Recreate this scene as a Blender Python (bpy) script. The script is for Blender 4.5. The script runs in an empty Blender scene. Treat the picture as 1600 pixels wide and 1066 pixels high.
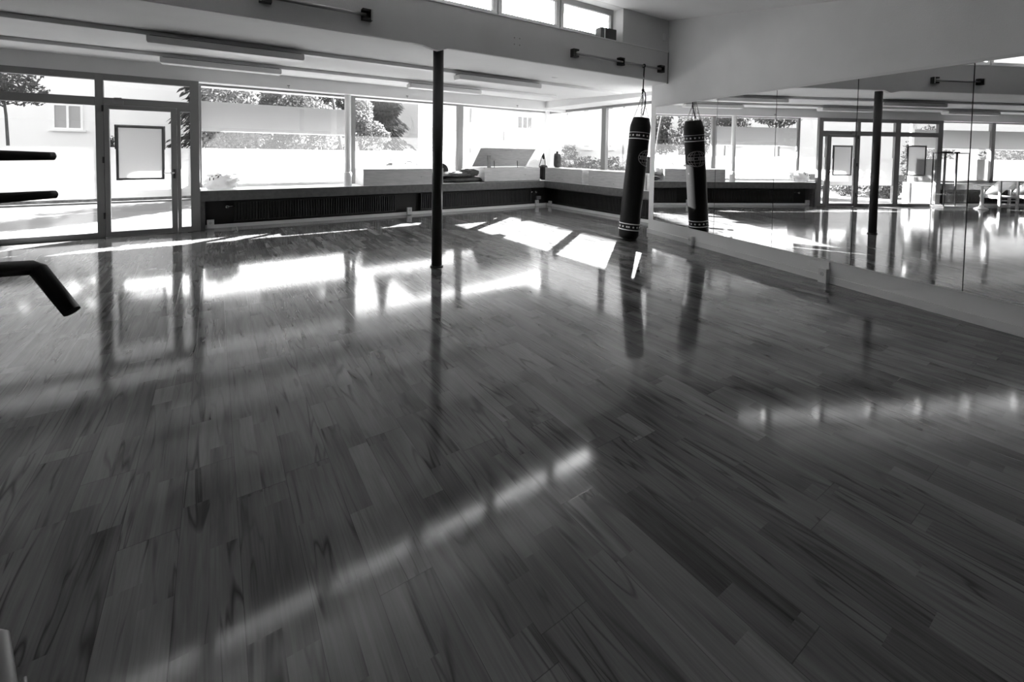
import bpy, math, random
from mathutils import Vector, Matrix
random.seed(7)
SC = bpy.context.scene
COL = SC.collection
PI = math.pi
V = Vector

# ------------------------------------------------------------------ materials
def nt(name):
    m = bpy.data.materials.new(name); m.use_nodes = True
    t = m.node_tree; t.nodes.clear()
    out = t.nodes.new('ShaderNodeOutputMaterial')
    return m, t, out

def L(t, a, b): t.links.new(a, b)

def g(v): return (v, v, v, 1)

def mat(name, v, rough=.5, metal=0, spec=.5, noise=0, nscale=8, bump=0, bscale=60, stretch=None):
    m, t, out = nt(name)
    p = t.nodes.new('ShaderNodeBsdfPrincipled')
    p.inputs['Base Color'].default_value = g(v)
    p.inputs['Roughness'].default_value = rough
    p.inputs['Metallic'].default_value = metal
    p.inputs['Specular IOR Level'].default_value = spec
    if noise or bump:
        tc = t.nodes.new('ShaderNodeTexCoord')
        src = tc.outputs['Object']
        if stretch:
            mp = t.nodes.new('ShaderNodeMapping'); mp.inputs['Scale'].default_value = stretch
            L(t, src, mp.inputs['Vector']); src = mp.outputs['Vector']
    if noise:
        n = t.nodes.new('ShaderNodeTexNoise'); n.inputs['Scale'].default_value = nscale; n.inputs['Detail'].default_value = 5
        L(t, src, n.inputs['Vector'])
        r = t.nodes.new('ShaderNodeMapRange')
        r.inputs[1].default_value = .3; r.inputs[2].default_value = .7
        r.inputs[3].default_value = v*(1-noise); r.inputs[4].default_value = v*(1+noise)
        L(t, n.outputs['Fac'], r.inputs[0])
        c = t.nodes.new('ShaderNodeCombineColor')
        for k in range(3): L(t, r.outputs[0], c.inputs[k])
        L(t, c.outputs[0], p.inputs['Base Color'])
    if bump:
        n2 = t.nodes.new('ShaderNodeTexNoise'); n2.inputs['Scale'].default_value = bscale; n2.inputs['Detail'].default_value = 3
        L(t, src, n2.inputs['Vector'])
        b = t.nodes.new('ShaderNodeBump'); b.inputs['Strength'].default_value = bump; b.inputs['Distance'].default_value = .01
        L(t, n2.outputs['Fac'], b.inputs['Height']); L(t, b.outputs[0], p.inputs['Normal'])
    L(t, p.outputs[0], out.inputs[0])
    return m

def glass_mat(name, dust=.03, tint=1.0, refl=.05):
    m, t, out = nt(name)
    tr = t.nodes.new('ShaderNodeBsdfTransparent'); tr.inputs[0].default_value = g(tint)
    tl = t.nodes.new('ShaderNodeBsdfTranslucent'); tl.inputs[0].default_value = g(.9)
    gl = t.nodes.new('ShaderNodeBsdfGlossy'); gl.inputs['Roughness'].default_value = .0; gl.inputs[0].default_value = g(1)
    m1 = t.nodes.new('ShaderNodeMixShader'); m1.inputs[0].default_value = dust
    L(t, tr.outputs[0], m1.inputs[1]); L(t, tl.outputs[0], m1.inputs[2])
    lw = t.nodes.new('ShaderNodeLayerWeight')
    pw = t.nodes.new('ShaderNodeMath'); pw.operation = 'POWER'; pw.inputs[1].default_value = 5
    L(t, lw.outputs['Facing'], pw.inputs[0])
    ma = t.nodes.new('ShaderNodeMath'); ma.operation = 'MULTIPLY_ADD'; ma.inputs[1].default_value = .7; ma.inputs[2].default_value = refl
    L(t, pw.outputs[0], ma.inputs[0])
    m2 = t.nodes.new('ShaderNodeMixShader')
    L(t, ma.outputs[0], m2.inputs[0]); L(t, m1.outputs[0], m2.inputs[1]); L(t, gl.outputs[0], m2.inputs[2])
    L(t, m2.outputs[0], out.inputs[0])
    return m

def film_mat(name, v=.85, trans=.6):
    m, t, out = nt(name)
    d = t.nodes.new('ShaderNodeBsdfDiffuse'); d.inputs[0].default_value = g(v)
    tl = t.nodes.new('ShaderNodeBsdfTranslucent'); tl.inputs[0].default_value = g(v)
    mx = t.nodes.new('ShaderNodeMixShader'); mx.inputs[0].default_value = trans
    L(t, d.outputs[0], mx.inputs[1]); L(t, tl.outputs[0], mx.inputs[2]); L(t, mx.outputs[0], out.inputs[0])
    return m

def leaf_mat(name, v, trans=.45):
    m, t, out = nt(name)
    oi = t.nodes.new('ShaderNodeNewGeometry')
    r = t.nodes.new('ShaderNodeMapRange'); r.inputs[3].default_value = v*.55; r.inputs[4].default_value = v*1.45
    L(t, oi.outputs['Random Per Island'], r.inputs[0])
    c = t.nodes.new('ShaderNodeCombineColor')
    for k in range(3): L(t, r.outputs[0], c.inputs[k])
    d = t.nodes.new('ShaderNodeBsdfDiffuse'); tl = t.nodes.new('ShaderNodeBsdfTranslucent')
    L(t, c.outputs[0], d.inputs[0]); L(t, c.outputs[0], tl.inputs[0])
    mx = t.nodes.new('ShaderNodeMixShader'); mx.inputs[0].default_value = trans
    L(t, d.outputs[0], mx.inputs[1]); L(t, tl.outputs[0], mx.inputs[2]); L(t, mx.outputs[0], out.inputs[0])
    return m

def floor_mat():
    m, t, out = nt('laminate')
    N = t.nodes.new
    def math_(op, a, b=None, c=None):
        n = N('ShaderNodeMath'); n.operation = op
        for i, x in enumerate((a, b, c)):
            if x is None: continue
            if isinstance(x, (int, float)): n.inputs[i].default_value = x
            else: L(t, x, n.inputs[i])
        return n.outputs[0]
    def comb(x, y, z=0):
        n = N('ShaderNodeCombineXYZ')
        for i, q in enumerate((x, y, z)):
            if isinstance(q, (int, float)): n.inputs[i].default_value = q
            else: L(t, q, n.inputs[i])
        return n.outputs[0]
    def wn(vec):
        n = N('ShaderNodeTexWhiteNoise'); n.noise_dimensions = '3D'; L(t, vec, n.inputs['Vector']); return n.outputs
    def noise(vec, scale, detail, dist=0, rough=.55):
        n = N('ShaderNodeTexNoise'); n.inputs['Scale'].default_value = scale; n.inputs['Detail'].default_value = detail
        n.inputs['Distortion'].default_value = dist; n.inputs['Roughness'].default_value = rough
        L(t, vec, n.inputs['Vector']); return n.outputs['Fac']
    def rng(x, a, b, c, d):
        n = N('ShaderNodeMapRange'); n.clamp = True
        for i, q in enumerate((a, b, c, d)): n.inputs[i+1].default_value = q
        L(t, x, n.inputs[0]); return n.outputs[0]
    tc = N('ShaderNodeTexCoord'); sp = N('ShaderNodeSeparateXYZ'); L(t, tc.outputs['Object'], sp.inputs[0])
    x, y = sp.outputs[0], sp.outputs[1]
    u = math_('MULTIPLY', math_('SUBTRACT', x, .061-1.715), 1/.1715)
    ix = math_('FLOOR', u); fx = math_('FRACT', u)
    w1 = wn(comb(ix, 3.3, 1.7))
    v = math_('ADD', math_('MULTIPLY', y, 1/1.19), math_('MULTIPLY', w1[0], 7.0))
    iy = math_('FLOOR', v); fy = math_('FRACT', v)
    # two strips in a board, each printed with its own short length
    u2 = math_('MULTIPLY', fx, 2.0); s = math_('FLOOR', u2)
    w2 = wn(comb(ix, s, 9.1))
    v2 = math_('ADD', math_('MULTIPLY', fy, 2.0), math_('MULTIPLY', w2[0], 1.0)); is2 = math_('FLOOR', v2)
    wb = wn(comb(ix, iy, 2.2)); ws = wn(comb(math_('ADD', math_('MULTIPLY', ix, 2), s), math_('ADD', math_('MULTIPLY', iy, 5), is2), 5.5))
    ox = math_('MULTIPLY', ws[0], 13.0); oy = math_('MULTIPLY', wb[0], 17.0)
    gx = math_('ADD', x, ox); gy = math_('ADD', y, oy)
    fine = noise(comb(gx, math_('MULTIPLY', gy, .03), oy), 130, 3, .2)
    tone = noise(comb(gx, math_('MULTIPLY', gy, .10), ox), 11, 3, .8)
    wav = noise(comb(gx, math_('MULTIPLY', gy, .085), oy), 9.5, 2, .9, .45)
    ring = math_('PINGPONG', math_('MULTIPLY', wav, 11.0), 1.0)
    ringd = rng(ring, .02, .30, 0, 1)
    mask = rng(noise(comb(gx, math_('MULTIPLY', gy, .3), ox), 5.0, 2, .5), .42, .62, 0, 1)
    lines = math_('SUBTRACT', 1.0, math_('MULTIPLY', math_('SUBTRACT', 1.0, ringd), math_('ADD', .16, math_('MULTIPLY', mask, .62))))
    c = math_('ADD', .60, math_('MULTIPLY', math_('SUBTRACT', wb[0], .5), .22))
    c = math_('ADD', c, math_('MULTIPLY', math_('SUBTRACT', ws[0], .5), .36))
    c = math_('ADD', c, math_('MULTIPLY', math_('SUBTRACT', fine, .5), .42))
    c = math_('ADD', c, math_('MULTIPLY', math_('SUBTRACT', tone, .5), .85))
    c = math_('MULTIPLY', c, lines)
    c = math_('MAXIMUM', c, .08)
    ex = math_('MINIMUM', fx, math_('SUBTRACT', 1.0, fx)); ey = math_('MINIMUM', fy, math_('SUBTRACT', 1.0, fy))
    sx = rng(ex, .003, .009, .45, 1); sy = rng(ey, .0005, .0016, .45, 1)
    c = math_('MULTIPLY', math_('MULTIPLY', c, sx), sy)
    c = math_('MULTIPLY', c, FLOOR_ALB)
    cc = N('ShaderNodeCombineColor')
    for k in range(3): L(t, c, cc.inputs[k])
    p = N('ShaderNodeBsdfPrincipled'); L(t, cc.outputs[0], p.inputs['Base Color'])
    rr = rng(noise(comb(x, y, 0), 3.0, 4), .3, .7, .075, .105); L(t, rr, p.inputs['Roughness'])
    p.inputs['Specular IOR Level'].default_value = .47
    bm = N('ShaderNodeBump'); bm.inputs['Strength'].default_value = .06; bm.inputs['Distance'].default_value = .002
    L(t, math_('ADD', math_('MULTIPLY', fine, .08), math_('MULTIPLY', sx, sy)), bm.inputs['Height'])
    L(t, bm.outputs[0], p.inputs['Normal'])
    L(t, p.outputs[0], out.inputs[0])
    return m

def wood_mat(name, v):
    m, t, out = nt(name); N = t.nodes.new
    tc = N('ShaderNodeTexCoord')
    mp = N('ShaderNodeMapping'); mp.inputs['Scale'].default_value = (.12, .12, 1.0) if 'chest' in name else (1, 1, 1)
    L(t, tc.outputs['Object'], mp.inputs['Vector'])
    n = N('ShaderNodeTexNoise'); n.inputs['Scale'].default_value = 45; n.inputs['Detail'].default_value = 4
    L(t, mp.outputs[0], n.inputs['Vector'])
    vo = N('ShaderNodeTexVoronoi'); vo.inputs['Scale'].default_value = 5.5; L(t, tc.outputs['Object'], vo.inputs['Vector'])
    kn = N('ShaderNodeMapRange'); kn.inputs[1].default_value = .03; kn.inputs[2].default_value = .09; kn.inputs[3].default_value = .45; kn.inputs[4].default_value = 1
    L(t, vo.outputs['Distance'], kn.inputs[0])
    r = N('ShaderNodeMapRange'); r.inputs[1].default_value = .3; r.inputs[2].default_value = .7; r.inputs[3].default_value = v*.85; r.inputs[4].default_value = v*1.1
    L(t, n.outputs['Fac'], r.inputs[0])
    mu = N('ShaderNodeMath'); mu.operation = 'MULTIPLY'; L(t, r.outputs[0], mu.inputs[0]); L(t, kn.outputs[0], mu.inputs[1])
    c = N('ShaderNodeCombineColor')
    for k in range(3): L(t, mu.outputs[0], c.inputs[k])
    p = N('ShaderNodeBsdfPrincipled'); p.inputs['Roughness'].default_value = .55
    L(t, c.outputs[0], p.inputs['Base Color']); L(t, p.outputs[0], out.inputs[0])
    return m

FLOOR_ALB = .285
M_floor = floor_mat()
M_wall = mat('white_plaster', .78, .85, noise=.03, nscale=2.5, bump=.12, bscale=90)
M_ceil = mat('white_ceiling', .77, .9, noise=.03, nscale=1.5, bump=.1, bscale=70)
M_fascia = mat('shade_toned_fascia', .6, .85, noise=.03, nscale=2.5, bump=.12, bscale=90)  # shade of the walls turned from the windows, put in as grey
M_trimw = mat('white_trim', .72, .5)
M_frame = mat('dark_grey_aluminium', .2, .45)
M_wframe = mat('grey_window_frame', .22, .45)
M_cframe = mat('light_window_frame', .28, .5)
M_ledge = mat('dark_stained_board', .085, .5, noise=.25, nscale=14, stretch=(1, 1, 1))
M_black = mat('black_lacquer', .012, .5)
M_rad = mat('black_radiator_enamel', .02, .55)
M_col = mat('black_painted_steel', .022, .33)
M_back = mat('gloom_toned_back_wall', .07, .9)  # unseen walls; the gloom of a deeper room is put into the colour
M_white = mat('white_paint', .78, .45)
M_plast = mat('white_plastic', .72, .35)
M_dark = mat('socket_hole', .03, .6)
M_vinyl = mat('black_vinyl', .007, .42, spec=.18, bump=.06, bscale=35)
M_print = mat('white_print', .8, .5)
M_emb = mat('grey_print', .28, .5)
M_chain = mat('steel_chain', .25, .35, metal=1)
M_rope = mat('black_rope', .015, .8)
M_iron = mat('black_iron', .015, .5)
M_bar = mat('dull_steel_bar', .34, .4, metal=.6)
M_plate = mat('grey_end_plate', .4, .5)
M_lum = mat('white_sheet_metal', .74, .45)
M_diff = mat('opal_diffuser', .75, .4)
M_chest = wood_mat('spruce_chest_board', .42)
M_cloth = mat('dark_quilt_cloth', .035, .6, noise=.6, nscale=9, bump=.5, bscale=25)
M_satin = mat('grey_quilt_cloth', .11, .45, noise=.4, nscale=12, bump=.5, bscale=22)
M_rubber = mat('black_rubber', .008, .6, spec=.25)
M_steel = mat('grey_steel_tube', .3, .35, metal=.5)
M_chrome = mat('chrome', .7, .15, metal=1)
M_poster = film_mat('grey_poster_sheet', .5, .6)
M_filmd = film_mat('door_frosted_film', .8, .62)
M_filmg = film_mat('shade_toned_film', .4, .55)  # upper film bands, with the eave shade put into a duller tone
M_pframe = mat('poster_frame_metal', .13, .4)
M_film = film_mat('frosted_film', .42, .62)
M_filmf = film_mat('far_frosted_film', .15, .62)
M_glass = glass_mat('window_glass', .012)
M_glass2 = glass_mat('dusty_window_glass', .022)
M_cglass = glass_mat('clerestory_glass', .015)
M_vitrine = glass_mat('vitrine_glass', .01)
M_vshelf = glass_mat('vitrine_shelf_glass', .15)
M_facade = mat('pale_render_facade', .8, .9, noise=.03, nscale=.6)
M_facade2 = mat('cream_render_facade', .36, .9, noise=.03, nscale=.6)
M_facade3 = mat('ivory_render_facade', .45, .9, noise=.03, nscale=.6)
M_facadeg = mat('shade_toned_house_side', .16, .9, noise=.05, nscale=.5)  # side turned from the light, its shade put into a darker tone
M_winf = mat('white_window_frame', .8, .5)
M_wind = mat('dark_house_pane', .1, .15)
M_curt = mat('grey_curtain_pane', .32, .3)
M_asph = mat('asphalt', .09, .9, noise=.12, nscale=3, bump=.2, bscale=60)
M_pave = mat('pale_paving', .11, .9, noise=.1, nscale=2)
M_kerb = mat('dark_hedge_soil', .06, .95, noise=.6, nscale=14)
M_bark = mat('bark', .03, .9, noise=.5, nscale=20, stretch=(1, 1, .2))
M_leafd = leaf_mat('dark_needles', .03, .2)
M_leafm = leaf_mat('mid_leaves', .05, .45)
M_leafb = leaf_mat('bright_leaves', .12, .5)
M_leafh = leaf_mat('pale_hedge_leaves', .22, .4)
M_leafg = leaf_mat('grey_leaves', .09, .4)
M_roof = mat('roof_tiles', .16, .9)
M_concrete = mat('concrete', .5, .85, noise=.06, nscale=3)
M_pad = mat('grey_vinyl_pad', .06, .45)
M_wood = mat('pale_bench_wood', .6, .5, noise=.1, nscale=15, stretch=(.2, .2, 1))
M_bagp = film_mat('thin_plastic_bag', .75, .45)

def mirror_mat():
    m, t, out = nt('mirror_silver')
    p = t.nodes.new('ShaderNodeBsdfGlossy'); p.inputs[0].default_value = g(.86); p.inputs['Roughness'].default_value = 0
    L(t, p.outputs[0], out.inputs[0]); return m
M_mirror = mirror_mat()

# ------------------------------------------------------------------ mesh helpers
ORG = {}
class MB:
    def __init__(s): s.v = []; s.f = []; s.sm = []
    def add(s, vs, fs, smooth=False):
        n = len(s.v); s.v += [tuple(q) for q in vs]
        for f in fs: s.f.append(tuple(i+n for i in f)); s.sm.append(smooth)
        return s
    def box(s, a, b):
        x0, y0, z0 = a; x1, y1, z1 = b
        x0, x1 = min(x0, x1), max(x0, x1); y0, y1 = min(y0, y1), max(y0, y1); z0, z1 = min(z0, z1), max(z0, z1)
        return s.hexa([(x0,y0,z0),(x1,y0,z0),(x1,y1,z0),(x0,y1,z0),(x0,y0,z1),(x1,y0,z1),(x1,y1,z1),(x0,y1,z1)])
    def hexa(s, p):
        return s.add(p, [(0,3,2,1),(4,5,6,7),(0,1,5,4),(1,2,6,5),(2,3,7,6),(3,0,4,7)])
    def obox(s, c, ax, ay, az):
        c, ax, ay, az = V(c), V(ax), V(ay), V(az)
        P = [c+ax*i+ay*j+az*k for k in (-1, 1) for i, j in ((-1,-1),(1,-1),(1,1),(-1,1))]
        if ax.cross(ay).dot(az) < 0: P = [P[i] for i in (3,2,1,0,7,6,5,4)]
        return s.hexa(P)
    def quad(s, a, b, c, d): return s.add([a, b, c, d], [(0, 1, 2, 3)])
    def prism(s, poly, ext):
        n = len(poly); P = [V(p) for p in poly]; e = V(ext)
        vs = P + [p+e for p in P]
        fs = [tuple(range(n))[::-1], tuple(range(n, 2*n))] + [(i, (i+1) % n, n+(i+1) % n, n+i) for i in range(n)]
        nrm = V((0, 0, 0))
        for i in range(n): nrm += P[i].cross(P[(i+1) % n])
        if nrm.dot(e) < 0: fs = [f[::-1] for f in fs]
        return s.add(vs, fs)
    def rings(s, R, cap=True, closed=False, smooth=True):
        n = len(R[0]); vs = [p for r in R for p in r]; fs = []
        m = len(R)
        for i in range(m if closed else m-1):
            for k in range(n):
                a = i*n+k; b = i*n+(k+1) % n; i2 = (i+1) % m
                fs.append((a, b, i2*n+(k+1) % n, i2*n+k))
        s.add(vs, fs, smooth)
        if cap and not closed:
            base = len(s.v)-len(vs)
            s.f.append(tuple(base+k for k in range(n))[::-1]); s.sm.append(False)
            s.f.append(tuple(base+(m-1)*n+k for k in range(n))); s.sm.append(False)
        return s
    def lathe(s, p0, axis, prof, seg=24):
        p0 = V(p0); a = V(axis).normalized()
        u = V((1, 0, 0)) - a*a.x; u.normalize(); w = a.cross(u)
        R = [[p0+a*t+(u*math.cos(2*PI*k/seg)+w*math.sin(2*PI*k/seg))*max(r, 1e-4) for k in range(seg)] for r, t in prof]
        return s.rings(R)
    def tube(s, pts, r, seg=10, closed=False):
        pts = [V(p) for p in pts]; m = len(pts); R = []
        rr = r if isinstance(r, (list, tuple)) else [r]*m
        prev = None
        for i, p in enumerate(pts):
            if closed: d = pts[(i+1) % m]-pts[i-1]
            else: d = pts[min(i+1, m-1)]-pts[max(i-1, 0)]
            d.normalize()
            if prev is None:
                u = d.cross(V((0, 0, 1)));
                if u.length < .05: u = d.cross(V((1, 0, 0)))
            else: u = prev - d*prev.dot(d)
            u.normalize(); prev = u; w = d.cross(u)
            R.append([p+(u*math.cos(2*PI*k/seg)+w*math.sin(2*PI*k/seg))*rr[i] for k in range(seg)])
        return s.rings(R, closed=closed)
    def build(s, name, m, parent=None, bevel=0):
        o0 = ORG[parent.name] if parent else V((0, 0, 0))
        me = bpy.data.meshes.new(name)
        me.from_pydata([tuple(V(p)-o0) for p in s.v], [], s.f)
        me.polygons.foreach_set('use_smooth', s.sm)
        me.materials.append(m); me.update()
        o = bpy.data.objects.new(name, me); COL.objects.link(o)
        if parent: o.parent = parent
        ORG[o.name] = o0.copy()
        if bevel:
            b = o.modifiers.new('bevel', 'BEVEL'); b.width = bevel; b.segments = 2; b.limit_method = 'ANGLE'
        return o

def tag(o, label, cat, group=None, kind=None):
    o['label'] = label; o['category'] = cat
    if group: o['group'] = group
    if kind: o['kind'] = kind
    return o
def thing(name, label, cat, loc, group=None, kind=None):
    o = bpy.data.objects.new(name, None); COL.objects.link(o); o.location = loc
    o.empty_display_size = .1
    ORG[o.name] = V(loc); return tag(o, label, cat, group, kind)
def B(*a): return MB().box(*a)

# ------------------------------------------------------------------ measured room
YF = 8.70      # front fascia, ledge front, door plane
YG = 9.45      # glass of the front bay
XL = 6.86      # side fascia / ledge front
XG = 7.55      # glass of the side bay
YB = 4.57      # fascia under the clerestory
X0 = -9.0; YBACK = -2.3
HS = 2.455     # bay soffit
def zc(y): return 2.625-.03*(YF-y)
def zr(y): return 3.5-.197*(YB-y)
C0 = V((6.185, 4.945, 0)); E1 = V((-.2404, -.9707, 0)).normalized(); NI = V((-.9707, .2404, 0)).normalized()
def W(a, d, z): return C0+E1*a+NI*d+V((0, 0, z))
def wbox(mb, a0, a1, d0, d1, z0, z1):
    return mb.prism([W(a0, d0, z0), W(a1, d0, z0), W(a1, d0, z1), W(a0, d0, z1)], NI*(d1-d0))
AEND = 7.55

st = 'structure'
# floor
mb = MB().add([(X0-.1, YBACK-.1, 0), (XG, YBACK-.1, 0), (XG, 9.0, 0), (X0-.1, 9.0, 0), (X0-.1, YBACK-.1, -.1), (XG, YBACK-.1, -.1), (XG, 9.0, -.1), (X0-.1, 9.0, -.1)],
              [(0,1,2,3),(7,6,5,4),(0,4,5,1),(1,5,6,2),(2,6,7,3),(3,7,4,0)])
tag(mb.build('floor', M_floor), 'dark glossy wood laminate floor with planks running towards the windows', 'floor', kind=st)
# lower ceiling slab (slightly sloped) with the clerestory fascia
mb = MB().prism([(X0, YB+.01, zc(YB)), (X0, YF, zc(YF)), (X0, YF, 2.95), (X0, YB+.01, 2.95)], (XL-X0, 0, 0))
tag(mb.build('ceiling', M_ceil), 'low white plaster ceiling over the window side of the room', 'ceiling', kind=st)
mb = MB().prism([(X0, YB-.01, 2.505), (1.72, YB-.01, 2.505), (1.9, YB-.01, 2.497), (2.02, YB-.01, 2.47), (2.08, YB-.01, 2.462), (2.2, YB-.01, 2.505), (6.3, YB-.01, 2.505), (6.3, YB-.01, 2.985), (X0, YB-.01, 2.985)], (0, .06, 0))
tag(mb.build('trim_fascia', M_fascia), 'deep pale fascia board carrying the iron bars under the high windows', 'fascia', kind=st).name = 'trim_1'
# high sloped ceiling
mb = MB().prism([(X0, YB+.5, zr(YB+.5)), (X0, YBACK, zr(YBACK)), (X0, YBACK, zr(YBACK)+.2), (X0, YB+.5, zr(YB+.5)+.2)], (6.6-X0+.3, 0, 0))
tag(mb.build('ceiling', M_ceil), 'high sloping white ceiling above the mirror wall', 'ceiling', kind=st)
# clerestory wall pieces
CW0, CW1 = YB+.012, YB+.2
mb = B((5.04, CW0, 2.95), (6.6, CW1+.1, 3.62)); mb.box((X0, CW0, 3.50), (5.04, CW1+.1, 3.66)); mb.box((X0, CW0+.02, 2.90), (5.04, CW1+.1, 2.99)); mb.box((X0, CW0, 2.99), (3.97-1.015*6, CW1, 3.5))
tag(mb.build('wall_upper', M_fascia), 'pale upper wall around the row of high windows', 'wall', kind=st)
tag(B((X0, CW0+.005, 2.99), (5.035, 4.742, 2.994)).build('trim_9', mat('dark_sill_sheet', .2, .7)), 'unseen grey sheet on the high window sill, added to cut sun bounce', 'sill', kind=st)  # added sheet, out of view; kept dark to curb sun bouncing to the ceiling
tag(B((X0, YB-.020, 2.985), (6.09, YB+.03, 2.996)).build('trim_10', M_white), 'thin edge along the top of the fascia, whitened as the sunlit sill line', 'trim', kind=st)  # cap edge of the board; its white also paints the sunlit lip
# clerestory windows
xs = [5.02] + [3.97-1.015*i for i in range(7)]
for i in range(len(xs)-1):
    x1, x0 = xs[i], xs[i+1]
    w = thing('window', 'high clerestory window ' + ('at the right end of the row, with a speaker in front' if i == 0 else 'second from the right end of the row' if i == 1 else 'third from the right end of the row, over the steel column' if i == 2 else 'number %d from the right end of the row' % (i+1)), 'window', (.5*(x0+x1), 4.77, 2.99), kind=st)
    w.name = 'window_%d' % (i+10)
    ORG[w.name] = V((.5*(x0+x1), 4.77, 2.99))
    f = MB(); y0, y1 = 4.745, 4.80
    a, b = x0+.012, x1-.012
    f.box((a, y0, 2.99), (b, y1, 3.10)); f.box((a, y0, 3.42), (b, y1, 3.50)); f.box((a, y0, 3.10), (a+.055, y1, 3.42)); f.box((b-.055, y0, 3.10), (b, y1, 3.42))
    f.build('window_frame', M_cframe, w, .004)
    B((a+.05, 4.77, 3.095), (b-.05, 4.776, 3.425)).build('pane', M_cglass, w)
    mmu = B((x0-.014, 4.76, 2.99), (x0+.014, 4.80, 3.5)).build('mullion', M_frame, w)

# front fascia wall
mb = B((X0, YF, 2.40), (XL+.9, YF+.2, 2.95)); mb.box((X0, YF+.001, HS), (XG+.1, YG+.15, 2.95))
tag(mb.build('wall_front', M_wall), 'white lintel strip above the glass door and the front windows', 'wall', kind=st)
mb = B((XL, 4.6, HS), (XG+.15, YF, 2.95))
tag(mb.build('wall_side', M_wall), 'white lintel strip above the side windows behind the punching bag', 'wall', kind=st)
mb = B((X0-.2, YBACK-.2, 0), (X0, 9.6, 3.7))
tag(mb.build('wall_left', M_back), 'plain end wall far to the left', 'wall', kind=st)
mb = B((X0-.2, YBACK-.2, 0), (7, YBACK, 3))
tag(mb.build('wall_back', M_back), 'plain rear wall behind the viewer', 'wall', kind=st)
# mirror wall
poly = [(0, 0), (0, 2.51), (.38, 2.505), (.385, zr(4.57)+.06)]
poly += [(AEND, zr(4.945-.9707*AEND)+.06), (AEND, 0)]
mb = MB().prism([W(a, 0, z) for a, z in poly], NI*-.22)
tag(mb.build('wall_right', M_wall), 'white wall behind the tall mirrors', 'wall', kind=st)
mb = B((6.2, 4.80, 0), (XG+.1, 4.93, 2.7))
tag(mb.build('wall_return', M_wall), 'short white return wall beside the side windows', 'wall', kind=st)

tag(B((-8.2, -.2, .001), (-.55, 1.45, .012)).build('floor_sun_absorber', mat('dark_sun_absorber', .02, .8)), 'unseen dark floor strip, added to soak up sun from the high windows', 'floor', kind=st)  # added out of view to absorb sunlight from the high windows
# mirrors
seams = [.134, 1.457, 2.37, 3.276, 4.158, 5.06, 5.96, 6.86]
mlab = ['wide wall mirror nearest the window corner, showing the punching bag', 'second wall mirror from the window corner, between two close seams',
        'third wall mirror from the window corner, above the double socket', 'fourth wall mirror from the window corner, showing the steel column',
        'fifth wall mirror from the window corner, cut by the right picture edge', 'sixth wall mirror from the window corner', 'seventh wall mirror from the window corner']
for i in range(len(seams)-1):
    m_ = MB(); wbox(m_, seams[i]+.0035, seams[i+1]-.0035, .004, .008, .242, 2.138)
    mo = tag(m_.build('wall_mirror', M_mirror), mlab[i], 'mirror', 'tall mirrors along the right wall')
    sm_ = MB(); wbox(sm_, seams[i]-.0034, seams[i+1]-.0036, .001, .0035, .242, 2.138); sm_.build('backing', M_dark, mo)
m_ = MB(); wbox(m_, .12, AEND, 0, .018, 2.139, 2.165); tag(m_.build('trim_2', M_trimw), 'thin white strip along the top of the mirrors', 'trim', kind=st)
m_ = MB(); wbox(m_, .12, AEND, 0, .014, .224, .241); tag(m_.build('trim_3', M_trimw), 'thin white strip along the bottom of the mirrors', 'trim', kind=st)
m_ = MB(); wbox(m_, -.016, AEND, 0, .016, 0, .075); m_.prism([W(-.016, .016, 0), W(-.016, -.22, 0), W(-.016, -.22, .075), W(-.016, .016, .075)], E1*.016)
tag(m_.build('baseboard_right', M_trimw), 'white skirting board under the mirrors', 'baseboard', kind=st)
m_ = MB(); m_.prism([W(.384, .002, 2.49), W(.41, .002, 2.49), W(.41, .002, 2.99), W(.384, .002, 2.99)], NI*.01)
m_.build('trim_4', M_wframe); tag(bpy.data.objects['trim_4'], 'thin grey joint strip where the fascia meets the mirror wall', 'trim', kind=st)

# ------------------------------------------------------------------ front glazing: door unit
FT = 2.40
def unit(name, label, x0, x1, sections, cat='window', kindname=None): pass
d = thing('door_1', 'dark framed glass entrance door unit left of the long window', 'door', (-.8, YF, 0), kind=st)
y0, y1 = YF-.03, YF+.05
f = MB()
f.box((-1.416, y0, 0), (-1.326, y1, FT)); f.box((-.31, y0, 0), (-.19, y1, FT))
f.box((-1.326, y0, 2.305), (-.31, y1, FT)); f.box((-1.326, y0, 1.955), (-.31, y1, 2.055)); f.box((-.475, y0, 0), (-.431, y1, 1.955)); f.box((-.431, y0, 0), (-.31, y1, .08)); f.box((-.431, y0, 1.90), (-.31, y1, 1.955))
f.build('door_frame', M_frame, d, .004)
B((-1.32, YF+.01, 2.05), (-.3, YF+.016, 2.31)).build('transom_pane', M_glass, d)
B((-.435, YF+.01, .07), (-.3, YF+.016, 1.91)).build('side_pane', M_glass, d)
lf = MB(); a, b = -1.322, -.479
lf.box((a, y0-.008, .005), (a+.055, y1-.02, 1.95)); lf.box((b-.072, y0-.008, .005), (b, y1-.02, 1.95)); lf.box((a+.055, y0-.008, 1.89), (b-.072, y1-.02, 1.95)); lf.box((a+.055, y0-.008, .005), (b-.072, y1-.02, .08))
leaf = lf.build('door_leaf', M_frame, d, .004)
B((a+.05, YF+.005, .07), (b-.07, YF+.011, 1.9)).build('pane', M_glass, leaf)
h = MB(); h.tube([(-.515, y0-.01, .945), (-.515, y0-.06, .945), (-.64, y0-.06, .95)], .011, 8); h.box((-.53, y0-.014, .86), (-.5, y0-.008, 1.0)); h.build('handle', M_chrome, leaf)
h = MB(); h.box((-1.31, y0-.06, 1.965), (-1.10, y0-.008, 2.02)); h.tube([(-1.2, y0-.04, 2.02), (-1.2, y0-.05, 2.05)], .014, 8); h.tube([(-1.2, y0-.05, 2.05), (-1.12, y0-.03, 2.055)], .009, 6); h.build('door_closer', M_wframe, d)
h = MB()
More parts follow.
